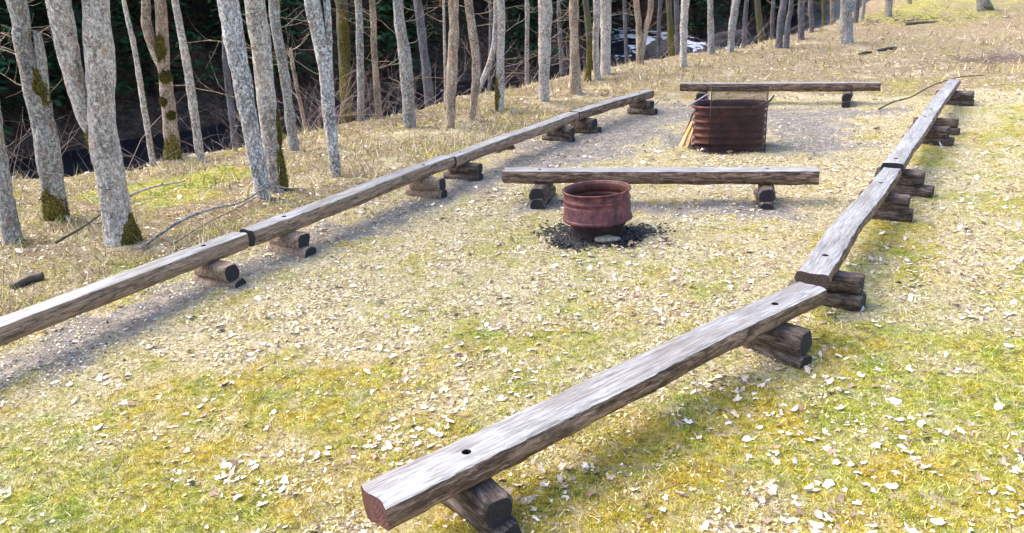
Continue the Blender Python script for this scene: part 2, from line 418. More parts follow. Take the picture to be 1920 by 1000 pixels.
# ---------------------------------------------------------------- ground, one sheet
def axis(lo, mid0, mid1, hi, step, grow):
    a = list(np.arange(mid0, mid1 + 1e-6, step)); s = step; v = mid1
    while v < hi: s *= grow; v += s; a.append(v)
    s = step; v = mid0; b = []
    while v > lo: s *= grow; v -= s; b.append(v)
    return np.array(b[::-1] + a)
gx = axis(-170, -9.0, 9.5, 190, .06, 1.035); gy = axis(-30, 2.4, 19.0, 260, .06, 1.03)
GX, GY = np.meshgrid(gx, gy)
GZ = terrain(GX, GY)
mo, gr, li, ch = zones(GX, GY)
GZ = GZ + (fbm(GX * 6, GY * 6, 91, 3) - .5) * .035 + mo * (fbm(GX * 2.6, GY * 2.6, 77, 3)) * .03
ny, nx = GX.shape
V = np.stack([GX, GY, GZ], -1).reshape(-1, 3)
ii = (np.arange(ny - 1)[:, None] * nx + np.arange(nx - 1)[None])
F = np.stack([ii, ii + 1, ii + nx + 1, ii + nx], -1).reshape(-1, 4)
me = npmesh('ground', V, F, np.stack([mo, gr, li, ch], -1).reshape(-1, 4), smooth=True)
fc = (GX[:-1, :-1] + GX[1:, 1:]) / 2, (GY[:-1, :-1] + GY[1:, 1:]) / 2
sE = edge_s(*fc)
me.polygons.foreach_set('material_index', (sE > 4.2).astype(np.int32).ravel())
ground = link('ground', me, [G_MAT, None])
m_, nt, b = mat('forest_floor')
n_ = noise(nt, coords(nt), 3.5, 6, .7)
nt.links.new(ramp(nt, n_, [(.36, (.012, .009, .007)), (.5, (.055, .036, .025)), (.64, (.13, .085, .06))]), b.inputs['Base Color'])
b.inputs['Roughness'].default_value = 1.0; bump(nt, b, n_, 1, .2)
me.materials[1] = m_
prop(ground, kind='structure')

# stream in the ravine
wx = np.linspace(-60, 60, 60); wy = np.linspace(8, 130, 60)
WX, WY = np.meshgrid(wx, wy)
ii = (np.arange(59)[:, None] * 60 + np.arange(59)[None])
F = np.stack([ii, ii + 1, ii + 61, ii + 60], -1).reshape(-1, 4)
s = edge_s((WX[:-1, :-1] + WX[1:, 1:]) / 2, (WY[:-1, :-1] + WY[1:, 1:]) / 2).ravel()
F = F[(s > 1.0) & (s < 30)]
used = np.unique(F); rm = -np.ones(3600, int); rm[used] = np.arange(len(used))
me = npmesh('stream_water', np.stack([WX, WY, np.full_like(WX, WATER_Z)], -1).reshape(-1, 3)[used], rm[F])
prop(link('water', me, water_mat()), kind='structure')

# ---------------------------------------------------------------- log benches
def seat_mesh(L, w, t, seed, hole_at, taper=.0):
    n = 150; npf = 30
    xs = np.linspace(0, L, n); V = []
    th = np.linspace(0, math.pi, 19)
    rs = np.random.default_rng(seed)
    for i, x in enumerate(xs):
        ww = w * (1 + .06 * (float(vnoise(x * 1.1, seed, seed)) - .5) * 2 + taper * (x / L - .5)) / 2
        off = .018 * (float(vnoise(x * .7 + 9, seed, seed + 3)) - .5) * 2
        zo = .012 * (float(vnoise(x * .8 + 19, seed, seed + 5)) - .5)
        ww += .0045 * (float(vnoise(x * 14, seed + 2, seed + 1)) - .5) * 2 + .003 * (float(vnoise(x * 37, seed + 4, seed + 1)) - .5) * 2
        prof = [(-ww + .004, -.006)]
        for u in np.linspace(-1, 1, 11)[1:-1]:
            prof.append((u * ww, .002 * (float(vnoise(x * 3, u * 6, seed)) - .5) * 2))
        prof.append((ww - .004, -.006))
        for a in th[1:-1]:
            bulge = 1 + .10 * (float(fbm(np.array(x * 2.4), np.array(a * 1.6), seed + 8, 3)) - .5) * 2
            cy = math.cos(a); sy = math.sin(a)
            prof.append((math.copysign(abs(cy) ** .75, cy) * (ww + .012) * bulge, -.012 - (t - .012) * sy ** .62 * bulge))
        e = 0
        xx = x
        if i == 0: xx = x
        for (y, z) in prof:
            V.append((xx + (0.010 * math.sin(y * 30 + seed) if i in (0, n - 1) else 0), y + off, z + zo))
    k = len(V) // n; V = np.array(V)
    bm = bmesh.new(); vs = [bm.verts.new(v) for v in V]
    for i in range(n - 1):
        for j in range(k):
            a, b_, c, d = i * k + j, i * k + (j + 1) % k, (i + 1) * k + (j + 1) % k, (i + 1) * k + j
            f = bm.faces.new((vs[a], vs[d], vs[c], vs[b_]))
            f.material_index = 0 if j < 10 else 1
            f.smooth = True
    f = bm.faces.new([vs[j] for j in range(k)]); f.material_index = 2
    f = bm.faces.new([vs[(n - 1) * k + j] for j in reversed(range(k))]); f.material_index = 3
    bmesh.ops.recalc_face_normals(bm, faces=bm.faces)
    me = bpy.data.meshes.new('seat'); bm.to_mesh(me); bm.free()
    return me
def drill(me, spots):
    """cuts the peg holes for real, then keeps only the finished mesh"""
    o = bpy.data.objects.new('tmp', me); COL.objects.link(o)
    for k in ('a', 'b', 'c', 'd', 'e'): me.materials.append(bpy.data.materials.get('tmp_' + k) or bpy.data.materials.new('tmp_' + k))
    bm = bmesh.new()
    for (x, y) in spots:
        bmesh.ops.create_cone(bm, cap_ends=True, segments=14, radius1=.027, radius2=.027, depth=.10, matrix=Matrix.Translation((x, y, .008)))
    for f in bm.faces: f.material_index = 4
    cm = bpy.data.meshes.new('cut'); bm.to_mesh(cm); bm.free()
    for k in ('a', 'b', 'c', 'd', 'e'): cm.materials.append(bpy.data.materials['tmp_' + k])
    c = bpy.data.objects.new('cut', cm); COL.objects.link(c)
    md = o.modifiers.new('b', 'BOOLEAN'); md.object = c; md.operation = 'DIFFERENCE'; md.solver = 'EXACT'
    dg = bpy.context.evaluated_depsgraph_get()
    out = bpy.data.meshes.new_from_object(o.evaluated_get(dg))
    bpy.data.objects.remove(o); bpy.data.objects.remove(c); bpy.data.meshes.remove(cm)
    out.name = 'seat'
    return out
def support_mesh(L, r, seed, flat_top=None, chop=.02, ry=1.0):
    """log along local Y, centred, axis at z=0; end faces get material 1"""
    n = 12; k = 20
    bm = bmesh.new(); rings = []
    ys = np.r_[-L / 2, -L / 2 + chop, np.linspace(-L / 2 + .09, L / 2 - .09, n - 4), L / 2 - chop, L / 2]
    for q, y in enumerate(ys):
        sc = .84 if q in (0, len(ys) - 1) else 1.0
        ring = []
        for j in range(k):
            a = 2 * math.pi * j / k
            ca_, sa_ = abs(math.cos(a)), abs(math.sin(a)); sqf = 1 / (ca_ ** 3.2 + sa_ ** 3.2) ** (1 / 3.2); rr = r * sc * (.4 + .6 * sqf) * (1 + .26 * (float(fbm(np.array(math.cos(a) + 5 + seed), np.array(math.sin(a) + y * 2.0 + 5), seed, 3)) - .5) * 2)
            x, z = rr * math.cos(a) * ry, rr * math.sin(a)
            if flat_top is not None and z > flat_top: z = flat_top + (z - flat_top) * .12
            ring.append(bm.verts.new((x, y, z)))
        rings.append(ring)
    for q in range(len(ys) - 1):
        for j in range(k):
            f = bm.faces.new((rings[q][j], rings[q][(j + 1) % k], rings[q + 1][(j + 1) % k], rings[q + 1][j])); f.smooth = 1 <= q < len(ys) - 2
    f = bm.faces.new(rings[0]); f.material_index = 1
    f = bm.faces.new(rings[-1]); f.material_index = 1
    bmesh.ops.recalc_face_normals(bm, faces=bm.faces)
    me = bpy.data.meshes.new('log'); bm.to_mesh(me); bm.free(); return me

SEAT_H = .42
def bench(a, b_, label, seed, w=.26, t=.155, sup=(.52, 3.42), side='side', e0='end_brown', e1='end_dark', sa='sup', dz=0.0, slant=(0, 0), up_len=.56, lo_len=.72, group='log benches round the fire pits', rot=(0, 0), taper=0.0, shift=-.05):
    a = Vector(a); b_ = Vector(b_); d = b_ - a; L = d.length; ang = math.atan2(d.y, d.x)
    root = empty('log_bench', (a.x, a.y, 0), ang)
    prop(root, label, 'bench', group)
    me = seat_mesh(L, w, t, seed, None, taper)
    spots = [(s_ + random.uniform(-.03, .03), random.uniform(-.02, .02)) for s_ in sup]
    me = drill(me, spots)
    for k_, m__ in enumerate([WM['top'], WM[side], WM[e0], WM[e1], WM['hole']]): me.materials[k_] = m__
    link('seat', me, None, root, (0, 0, SEAT_H + dz), (0, math.atan2(-slant[1], L), 0))
    bm = bmesh.new(); bm.from_mesh(me)
    for e in bm.edges:
        if len(e.link_faces) == 2:
            if len({f.material_index for f in e.link_faces}) > 1 and e.calc_face_angle(0) > .4: e.smooth = False
    bm.to_mesh(me); bm.free()
    for q, s_ in enumerate(sup):
        r1 = .100 + random.uniform(-.010, .010); r0 = .090 + random.uniform(-.012, .010)
        zt = SEAT_H + dz - t + .012
        ax = zt - r1 * .80
        link('support_log', support_mesh(up_len, r1, seed * 7 + q, flat_top=r1 * .80, chop=.018), [WM[sa], WM['end_dark']], root,
             (s_, random.uniform(-.02, .02) + shift, ax), (0, random.uniform(-.2, .2), random.uniform(-.10, .10) + rot[q]))
        z0 = max(ax - r1 - r0 * .70 + .02, r0 * .45)
        link('base_log', support_mesh(lo_len, r0, seed * 7 + q + 3, flat_top=r0 * .7, chop=.02, ry=1.05), [WM[sa], WM['end_dark']], root,
             (s_ + random.uniform(-.02, .02), random.uniform(-.02, .04) + shift, z0), (0, random.uniform(-.25, .25), random.uniform(-.09, .09) + rot[q] * .5))
    return root
RG = 'log benches forming the right row'; LG = 'log benches forming the long left row'
bench((-.75, 3.34), (2.33, 5.78), 'nearest log bench with a reddish sawn end and a wide flat silver top', 3, w=.262, t=.165, e0='end_red', e1='end_brown', side='side', group='log benches across or beside the clearing', sup=(.58, 3.40), sa='sup', up_len=.48, lo_len=.58, shift=-.035)
bench((2.41, 6.02), (4.58, 9.30), 'pale flat log bench touching the far end of the nearest bench', 5, w=.228, t=.145, taper=-.12, e0='end_brown', group=RG, side='side', dz=.0, sup=(.45, 3.18), up_len=.52, lo_len=.62, shift=-.06)
bench((4.64, 9.38), (6.80, 12.73), 'middle log bench of the right row, with a black sawn end at the joint', 8, w=.225, sup=(.28, 3.38), e0='end_dark', group=RG, dz=.03, up_len=.54, shift=-.08)
bench((6.79, 12.72), (8.99, 16.10), 'farthest log bench of the right row, the long stick lies over it', 13, w=.22, sup=(.30, 3.35), group=RG, dz=.0, up_len=.66, shift=-.08)
bench((-.04, 10.28), (3.76, 9.41), 'round log bench across the clearing just behind the rusty wheel rim', 21, w=.24, t=.185, sup=(.50, 3.30), side='side', e1='end_brown', sa='sup', group='log benches across or beside the clearing')
bench((3.87, 17.60), (7.59, 16.22), 'farthest crosswise log bench behind the rusty firebox', 34, w=.23, t=.18, sup=(.45, 3.36), side='side', sa='side_dark', group='log benches across or beside the clearing', up_len=.7, lo_len=.8)
bench((-4.86, 4.62), (-2.80, 8.00), 'left row log bench cut off by the left edge of the photo', 41, w=.215, t=.18, sup=(.50, 3.52), side='side_warm', e1='end_dark', group=LG, sa='side_warm', up_len=.5, lo_len=.6)
bench((-2.755, 8.06), (-.83, 11.27), 'left row log bench after the dark gap, second from the left edge', 44, w=.225, t=.185, sup=(.52, 3.12), side='side_warm', e0='end_dark', group=LG, sa='side_warm', up_len=.48, lo_len=.58, dz=.012)
bench((-.82, 11.29), (1.25, 14.55), 'left row log bench passing behind the left end of the crosswise bench', 47, w=.225, t=.175, sup=(.30, 3.25), side='side_warm', group=LG, up_len=.5, lo_len=.6)
bench((1.27, 14.58), (3.03, 16.84), 'short last log bench at the far end of the left row', 52, w=.23, t=.175, sup=(.26, 2.5), side='side', group=LG, sa='side_dark', up_len=.5, lo_len=.62)

# ---------------------------------------------------------------- fire pits
def lathe(name, prof, n, m_, parent, loc, wob=.0, rot=None, smooth=True):
    a = np.linspace(0, 2 * np.pi, n, endpoint=False); k = len(prof)
    P = np.array(prof)
    V = np.stack([P[:, None, 0] * np.cos(a) * (1 + wob * np.sin(2 * a + 1)), P[:, None, 0] * np.sin(a), P[:, None, 1] + 0 * a], -1).reshape(-1, 3)
    i = np.arange(k - 1)[:, None]; j = np.arange(n)[None]
    F = np.stack([i * n + j, i * n + (j + 1) % n, (i + 1) * n + (j + 1) % n, (i + 1) * n + j], -1).reshape(-1, 4)
    return link(name, npmesh(name, V, F, smooth=smooth), m_, parent, loc, rot)
RIM = rust_mat('rim_rust', [(.36, (.018, .008, .011)), (.46, (.075, .022, .028)), (.54, (.14, .040, .046)), (.66, (.30, .11, .075))])
RIM_IN = rust_mat('rim_soot_rust', [(.3, (.02, .008, .008)), (.5, (.09, .028, .022)), (.7, (.18, .06, .045))])
BOX = rust_mat('firebox_rust', [(.36, (.012, .006, .009)), (.46, (.07, .02, .016)), (.56, (.15, .042, .024)), (.68, (.28, .09, .04))], scale=3.5)
BOXD = rust_mat('firebox_soot', [(.3, (.008, .005, .006)), (.55, (.035, .016, .014)), (.75, (.11, .04, .028))], scale=5)
IRON = rust_mat('dark_iron', [(.3, (.015, .010, .010)), (.6, (.05, .03, .028)), (.8, (.10, .05, .04))])
root = empty('wheel_rim_fire_pit', (1.005, 8.72, 0)); prop(root, 'rusty purple-brown wheel rim fire pit on stones over black coals', 'fire pit')
def crisp(prof, e=.004):
    out = []
    for i, (r_, z_) in enumerate(prof):
        if 0 < i < len(prof) - 1:
            for j in (i - 1, i + 1):
                dx, dz = prof[j][0] - r_, prof[j][1] - z_; l = math.hypot(dx, dz); f = min(e, l * .4) / l
                out.append((r_ + dx * f, z_ + dz * f))
        else: out.append((r_, z_))
    return out
RT = (R(-1.0), R(-1.5), 0)
lathe('rim_shell', crisp([(.358, .478), (.374, .488), (.390, .485), (.390, .470), (.372, .464), (.366, .456), (.366, .398), (.380, .392), (.382, .366), (.366, .358), (.366, .330), (.378, .322), (.380, .178), (.394, .168), (.395, .142), (.382, .136), (.345, .130), (.325, .112), (.315, .085)], .0015), 90, RIM, root, (0, 0, .02), rot=RT)
lathe('inner_wall', crisp([(.352, .474), (.340, .462), (.338, .385), (.356, .368), (.356, .352), (.345, .345), (.348, .32), (.362, .2), (.31, .15), (.22, .14), (.1, .15), (.001, .155)]), 90, RIM_IN, root, (0, 0, .02), rot=RT)
lathe('hub', [(.33, .125), (.315, .085), (.29, .05), (.285, -.03)], 40, IRON, root, (0, 0, .02))
STONE = rust_mat('stone_grey', [(.36, (.06, .055, .045)), (.5, (.18, .165, .13)), (.64, (.32, .30, .24))], scale=14)
def blob(r, seed, sx=1, sy=1, sz=1, sub=2, amp=.3):
    bm = bmesh.new(); bmesh.ops.create_icosphere(bm, subdivisions=sub, radius=1)
    for v in bm.verts:
        c = v.co.normalized(); f = 1 + amp * (float(fbm(np.array(c.x * 1.5 + seed * 3.3 + 9), np.array(c.y * 1.5 + c.z * 1.1 + 9), seed, 3)) - .5) * 2
        v.co = Vector((c.x * sx, c.y * sy, c.z * sz)) * r * f
    me = bpy.data.meshes.new('blob'); bm.to_mesh(me); bm.free(); return me
o = link('stone', blob(.10, 66, 1.6, .7, .40, amp=.35), STONE, None, (1.06, 8.375, .015)); prop(o, 'flat pale stone under the front of the rusty wheel rim', 'stone')
# coals
cv = []
for q in range(2400):
    a = random.uniform(0, 6.283); d_ = random.gauss(.36, .12) * (1 + .25 * math.sin(3 * a + 1)); sx = random.uniform(.003, .0105)
    x = 0.98 + d_ * math.cos(a) * 1.18; y = 8.62 + d_ * math.sin(a) * .8
    bm = bmesh.new(); bmesh.ops.create_icosphere(bm, subdivisions=1, radius=sx)
    P = np.array([v.co[:] for v in bm.verts]) * (1 + 1.2 * rng.random((len(bm.verts), 1))) * np.array([1.6, 1, .55])
    th = random.uniform(0, 3.14); c_, s_ = math.cos(th), math.sin(th)
    P = P @ np.array([[c_, s_, 0], [-s_, c_, 0], [0, 0, 1]]) + np.array([x, y, .012 + float(terrain(x, y))])
    cv.append((P, np.array([[v.index for v in f.verts] for f in bm.faces]))); bm.free()
V, F = merge(cv)
m_, nt, b = mat('charcoal'); b.inputs['Base Color'].default_value = (.012, .012, .014, 1); b.inputs['Roughness'].default_value = .6
prop(link('charcoal', npmesh('charcoal', V, F), m_), 'black charcoal and ash scattered under the wheel rim', 'charcoal', kind='stuff')

# rusty firebox: a squared drum with pressed ribs
bx = empty('firebox', (3.62, 12.86, 0), R(-16)); prop(bx, 'rusty brown ribbed steel firebox in front of the farthest crosswise bench', 'fire pit')
BA, BB, BH = .575, .37, .68
def sq(a, k=3.6): 
    c, s_ = np.cos(a), np.sin(a); return np.sign(c) * np.abs(c) ** (2 / k), np.sign(s_) * np.abs(s_) ** (2 / k)
def drum(name, A0, B0, z0, z1, ribs, amp, m_, parent, flip=False):
    na, nz = 96, ribs * 8 + 1
    a = np.linspace(0, 2 * np.pi, na, endpoint=False); z = np.linspace(z0, z1, nz); AA, ZZ = np.meshgrid(a, z)
    cx_, cy_ = sq(AA); off = -amp * np.abs(np.sin((ZZ - z0) / (z1 - z0) * ribs * math.pi)) ** .5 + (fbm(cx_ * 2 + 9, cy_ * 2 + ZZ * 3 + 9, 9, 3) - .5) * .035
    f = 1 + off / .5
    V = np.stack([cx_ * A0 * f, cy_ * B0 * f, ZZ], -1).reshape(-1, 3)
    i = np.arange(nz - 1)[:, None]; j = np.arange(na)[None]
    F = np.stack([i * na + j, i * na + (j + 1) % na, (i + 1) * na + (j + 1) % na, (i + 1) * na + j], -1).reshape(-1, 4)
    return link(name, npmesh(name, V, F[:, ::-1] if flip else F), m_, parent)
drum('shell', BA, BB, .0, BH, 6, .042, BOX, bx)
drum('inner_wall', BA - .03, BB - .03, .0, BH, 7, .012, BOXD, bx, True)
def bar(name, pts, r, m_, parent=None, n=8, k=12, loc=None):
    P = spline(pts, k) if len(pts) > 2 else np.array(pts, float)
    V, F = tube(P, np.full(len(P), r), n); return link(name, npmesh(name, V, F, smooth=False), m_, parent, loc)
hx, hy = BA + .01, BB + .01
aa = np.linspace(0, 2 * np.pi, 81); qx, qy = sq(aa)
V, F = tube(np.stack([qx * hx, qy * hy, np.full(81, BH + .008)], -1), np.full(81, .021), 8, caps=False)
link('top_rail', npmesh('top_rail', V, F, smooth=True), RIM, bx)
m_, nt, b = mat('ash'); b.inputs['Base Color'].default_value = (.03, .025, .024, 1)
V, F = merge([tube([(0, 0, .02), (0, 0, .30)], [.5, .38], 16)])
V = V * np.array([1.0, .62, 1]) 
link('ash_bed', npmesh('ash_bed', V, F), m_, bx)
PALE = rust_mat('pale_bar', [(.3, (.30, .27, .26)), (.7, (.55, .52, .52))])
bar('handle', [(-hx - .05, -hy - .02, BH + .05), (-hx + .10, -hy + .18, BH + .11), (-hx + .22, -hy + .42, BH + .16)], .010, PALE, bx)
bar('handle', [(hx - .14, -hy - .03, BH + .04), (hx + .0, -hy + .05, BH + .10), (hx + .07, -hy + .15, BH + .17)], .016, IRON, bx)
# ash and char round the foot of the box is part of the ground zones
# wire mesh screen leaning on the front
ws = empty('wire_mesh_screen', (3.61, 12.40, 0), R(-20)); prop(ws, 'dark upright wire mesh screen standing against the rusty firebox', 'fire screen')
# origin lies at the middle of the foot of the screen
SW, SH = .84, 1.02
SX0 = .02
tilt = .03
parts = []
for q in range(1, 58):
    z = SH * q / 58; parts.append(tube([(SX0 - SW / 2, -.03 + tilt * z, z), (SX0 + SW / 2, -.03 + tilt * z, z)], [.0034] * 2, 4, caps=False))
link('cross_wires', npmesh('cross_wires', *merge(parts)), IRON, ws)
parts = []
for q in range(1, 58):
    x = SX0 - SW / 2 + SW * q / 58; parts.append(tube([(x, -.034, .0), (x, -.034 + tilt * SH, SH)], [.0019] * 2, 4, caps=False))
link('upright_wires', npmesh('upright_wires', *merge(parts)), IRON, ws)
for pts in ([(SX0 - SW / 2, -.03, -.03), (SX0 - SW / 2, -.03 + tilt * SH, SH)], [(SX0 + SW / 2, -.03, -.03), (SX0 + SW / 2, -.03 + tilt * SH, SH)], [(SX0 - SW / 2, -.03 + tilt * SH, SH), (SX0 + SW / 2, -.03 + tilt * SH, SH)]):
    bar('frame_rod', pts, .009, IRON, ws)

# split firewood leaning on the left of the box
m_, nt, b = mat('fresh_split_wood')
n_ = noise(nt, coords(nt, (1, 1, .15), rnd=True), 40, 4, .7)
nt.links.new(ramp(nt, n_, [(.3, (.34, .14, .04)), (.5, (.62, .33, .12)), (.7, (.80, .52, .25))]), b.inputs['Base Color']); b.inputs['Roughness'].default_value = .7
SPLIT = m_
m_, nt, b = mat('old_split_wood')
n_ = noise(nt, coords(nt, (1, 1, .15), rnd=True), 40, 4, .7)
nt.links.new(ramp(nt, n_, [(.3, (.05, .03, .02)), (.7, (.22, .14, .09))]), b.inputs['Base Color'])
OLD = m_
def splitwood(p0, p1, w, th, m_, label, seed):
    p0 = Vector(p0); p1 = Vector(p1); d = p1 - p0; L = d.length
    bm = bmesh.new(); n = 8; rs = random.Random(seed); rings = []
    for i in range(n):
        t = i / (n - 1); ww = w * (1 - .35 * t) * (1 + rs.uniform(-.08, .08)); tt = th * (1 + rs.uniform(-.1, .1)) * (1 - .2 * t)
        rings.append([bm.verts.new((x, y, L * t)) for x, y in ((-ww / 2, -tt * .5), (0, -tt * .75), (ww / 2, -tt * .4), (ww * .42, tt * .5), (-ww * .45, tt * .4))])
    for i in range(n - 1):
        for j in range(5): bm.faces.new((rings[i][j], rings[i][(j + 1) % 5], rings[i + 1][(j + 1) % 5], rings[i + 1][j]))
    bm.faces.new(rings[0][::-1]); bm.faces.new(rings[-1])
    me = bpy.data.meshes.new('stick'); bm.to_mesh(me); bm.free()
    o = link('firewood_stick', me, m_, None, p0); o.rotation_mode = 'QUATERNION'; o.rotation_quaternion = d.to_track_quat('Z', 'Y')
    return prop(o, label, 'firewood', 'split firewood leaning on the firebox')
splitwood((2.84, 12.90, 0), (3.06, 13.02, .40), .085, .035, SPLIT, 'wide orange split stick leaning on the left of the firebox', 1)
splitwood((2.93, 12.84, 0), (3.07, 12.95, .33), .06, .03, SPLIT, 'narrower orange split stick tight against the firebox side', 2)
splitwood((2.97, 12.90, 0), (3.06, 13.00, .30), .05, .04, OLD, 'dark brown split stick between firebox and the orange ones', 3)
splitwood((2.90, 13.12, 0), (3.09, 13.10, .54), .05, .03, OLD, 'long dark stick leaning high on the firebox left side', 4)

# ---------------------------------------------------------------- trees
BARK = dict(
    pale=bark_mat('pale', (.27, .24, .22), (.46, .42, .39), (.68, .64, .60), .7, (.66, .65, .57)),
    lichen=bark_mat('lichen', (.20, .19, .20), (.42, .42, .42), (.66, .67, .66), .9, (.74, .76, .74)),
    grey=bark_mat('grey', (.16, .15, .145), (.29, .28, .28), (.46, .45, .44), .6, (.48, .51, .44)),
    warm=bark_mat('warm', (.24, .18, .13), (.42, .34, .26), (.60, .52, .42), .9),
    dark=bark_mat('dark', (.07, .06, .045), (.14, .12, .09), (.24, .21, .17), .4, None, .7),
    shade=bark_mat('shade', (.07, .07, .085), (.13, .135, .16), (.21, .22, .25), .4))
MOSSM = moss_mat()
def limb(p, d, L, r, depth, out, rs, droop=0.0):
    k = 6; P = [np.array(p)]; d = np.array(d, float)
    for i in range(k):
        d = d + rs.normal(0, .16, 3) + np.array([0, 0, .05 - droop]); d /= np.linalg.norm(d); P.append(P[-1] + d * L / k)
    rad = np.linspace(r, r * .3, k + 1); out.append(tube(P, rad, 5 if r > .012 else 3, caps=False))
    if depth > 0:
        for q in range(rs.integers(3, 6)):
            i = rs.integers(1, k); dd = d + rs.normal(0, .75, 3); dd /= np.linalg.norm(dd)
            limb(P[i], dd, L * rs.uniform(.35, .6), rad[i] * .6, depth - 1, out, rs, droop)
TREE_LAB = []
def tree(bark, label, flags, stems, idx):
    rs = np.random.default_rng(idx + 100)
    main = np.array(stems[0]); bx_, by_ = main[0, 0], main[0, 1]
    zg = float(terrain(bx_, by_))
    root = empty('bare_tree', (bx_, by_, zg)); prop(root, label, 'tree', 'bare trees along the edge of the wood')
    big = main[:, 3].max()
    nseg = 150 if big > .08 else (80 if big > .05 else 40); nn = 36 if big > .08 else (20 if big > .05 else 12)
    ht = 9.5 if big > .08 else 7.5
    crown = []
    for si, st in enumerate(stems):
        st = np.array(st); P = st[:, :3]; r_ = st[:, 3]
        snag = (si == 1 and 'snag' in label) or 'broken dead stem' in label
        if si == 0:
            d0 = (P[1] - P[0]) / max(P[1, 2] - P[0, 2], .1)
            dd = zg - .35 - P[0, 2]
            P = np.vstack([P[0] + d0 * dd, P]); r_ = np.r_[r_[0] * (1.0 + .02 * abs(dd)), r_]
        if not snag:
            d1 = P[-1] - P[-2]; d1 = d1 / np.linalg.norm(d1); d1 = d1 * .5 + np.array([0, 0, .55]); d1 /= np.linalg.norm(d1)
            top = P[-1]
            hh = ht - top[2]
            for f, rr in ((.35, .8), (.7, .5), (1.0, .2)):
                P = np.vstack([P, top + d1 * hh * f + rs.normal(0, .12, 3)]); r_ = np.r_[r_, st[-1, 3] * rr]
        S = spline(np.hstack([P, r_[:, None]]), nseg)
        zz = S[:, 2] - zg
        if si == 0: S[:, 3] *= 1 + .09 * np.exp(-np.maximum(zz, 0) / (.07 + big * .4))
        S[:, 3] = np.maximum(S[:, 3] * .90, .005)
        V, F = tube(S[:, :3], S[:, 3], nn, wob=.26, seed=idx * 3 + si)
        if si == 0: RING = V[:nseg * nn].reshape(nseg, nn, 3).copy(); AX = S.copy()
        V = V - np.array([bx_, by_, zg])
        link('trunk' if si == 0 else 'side_stem', npmesh('trunk', V, F, smooth=True), BARK[bark], root)
        if not snag:
            hi = [i for i in range(nseg) if S[i, 2] > 4.2]
            for q in range(9 if big > .06 else 6):
                i = hi[rs.integers(0, max(1, len(hi) - 1))]
                a = rs.uniform(0, 6.28); limb(S[i, :3], (math.cos(a), math.sin(a), .7), rs.uniform(1.2, 2.6), S[i, 3] * .45, 1, crown, rs)
    if crown:
        V, F = merge(crown); link('crown', npmesh('crown', V - np.array([bx_, by_, zg]), F), BARK['warm' if bark == 'warm' else 'grey'], root)
    if idx in LOWTWIGS:
        tw = []; S = spline(main[:, :3], 20)
        for q in range(LOWTWIGS[idx]):
            i = rs.integers(5, 19); a = rs.uniform(0, 6.28)
            limb(S[i], (math.cos(a), math.sin(a) * .6, .15), rs.uniform(.5, 1.3), .008 + .004 * rs.random(), 1, tw, rs, .02)
            V, F = merge(tw); tw.clear(); link('dead_branch', npmesh('dead_branch', V - np.array([bx_, by_, zg]), F), BARK['warm'], root)
    if 'm' in flags:
        spots = MOSSPOTS.get(idx, [(0.15, -70, 70, .22)])
        for qi, (h, az, wd, hh) in enumerate(spots):
            # a cushion grown over a patch of the bark: azimuth, half width (deg), half height (m)
            i0, i1 = [int(np.argmin(abs(AX[:, 2] - zg - v))) for v in (h - hh * 1.3, h + hh * 1.3)]
            if i1 - i0 < 4: i1 = i0 + 4
            nu, nv = 40, 34; ui = np.linspace(i0, i1, nv); out = RING[i0:i1 + 1].mean(1)
            A_ = np.radians(np.linspace(az - wd * 1.3, az + wd * 1.3, nu)); pts = np.zeros((nv, nu, 3)); thk = np.zeros((nv, nu))
            for r_i, u in enumerate(ui):
                k0 = min(int(u), nseg - 2); f_ = u - k0
                rg = RING[k0] * (1 - f_) + RING[k0 + 1] * f_; ce = rg.mean(0); rel = rg - ce
                an = np.arctan2(rel[:, 1], rel[:, 0]); o_ = np.argsort(an); ra = np.interp(A_, an[o_], np.hypot(rel[:, 0], rel[:, 1])[o_], period=2 * np.pi)
                z_ = ce[2] - zg
                e = np.hypot((np.degrees(A_) - az) / wd, (z_ - h) / hh)
                e = e + (fbm(A_ * 3 + qi * 7 + idx + 30, np.full(nu, z_ * 9.0 + 30), idx + qi, 4) - .5) * 1.3
                t_ = (1 - e) ; thk[r_i] = t_
                lump = fbm(A_ * 14 + 40, np.full(nu, z_ * 60 + 40), idx + 5, 3)
                rr_ = ra + np.clip(t_, -.2, .5) ** 1 * (.03 + .10 * ra) + (lump - .5) * .022 * (t_ > 0) + .002
                pts[r_i, :, 0] = ce[0] + rr_ * np.cos(A_); pts[r_i, :, 1] = ce[1] + rr_ * np.sin(A_); pts[r_i, :, 2] = ce[2] + (lump - .5) * .01
            g_ = np.arange(nv - 1)[:, None] * nu + np.arange(nu - 1)[None]
            Fm = np.stack([g_, g_ + 1, g_ + nu + 1, g_ + nu], -1).reshape(-1, 4); ok = thk.ravel()[Fm].max(1) > -.02
            if ok.any():
                Fm = Fm[ok]; used = np.unique(Fm); rm_ = -np.ones(nv * nu, int); rm_[used] = np.arange(len(used))
                PV = pts.reshape(-1, 3)[used]; PF = [PV, None]
                nf_ = int(min(3500, 60 + len(Fm) * 3)); fi = rs.integers(0, len(Fm), nf_); w4 = rs.dirichlet([1, 1, 1, 1], nf_)
                base_ = (PV[rm_[Fm][fi]] * w4[..., None]).sum(1); cen_ = RING[i0:i1 + 1].mean(1).mean(0); out_ = base_ - cen_; out_[:, 2] = 0; out_ /= np.linalg.norm(out_, axis=1)[:, None] + 1e-6
                d_ = out_ * .8 + rs.normal(0, .55, (nf_, 3)); l_ = rs.uniform(.008, .026, nf_)[:, None]; sd_ = rs.normal(0, .0035, (nf_, 3))
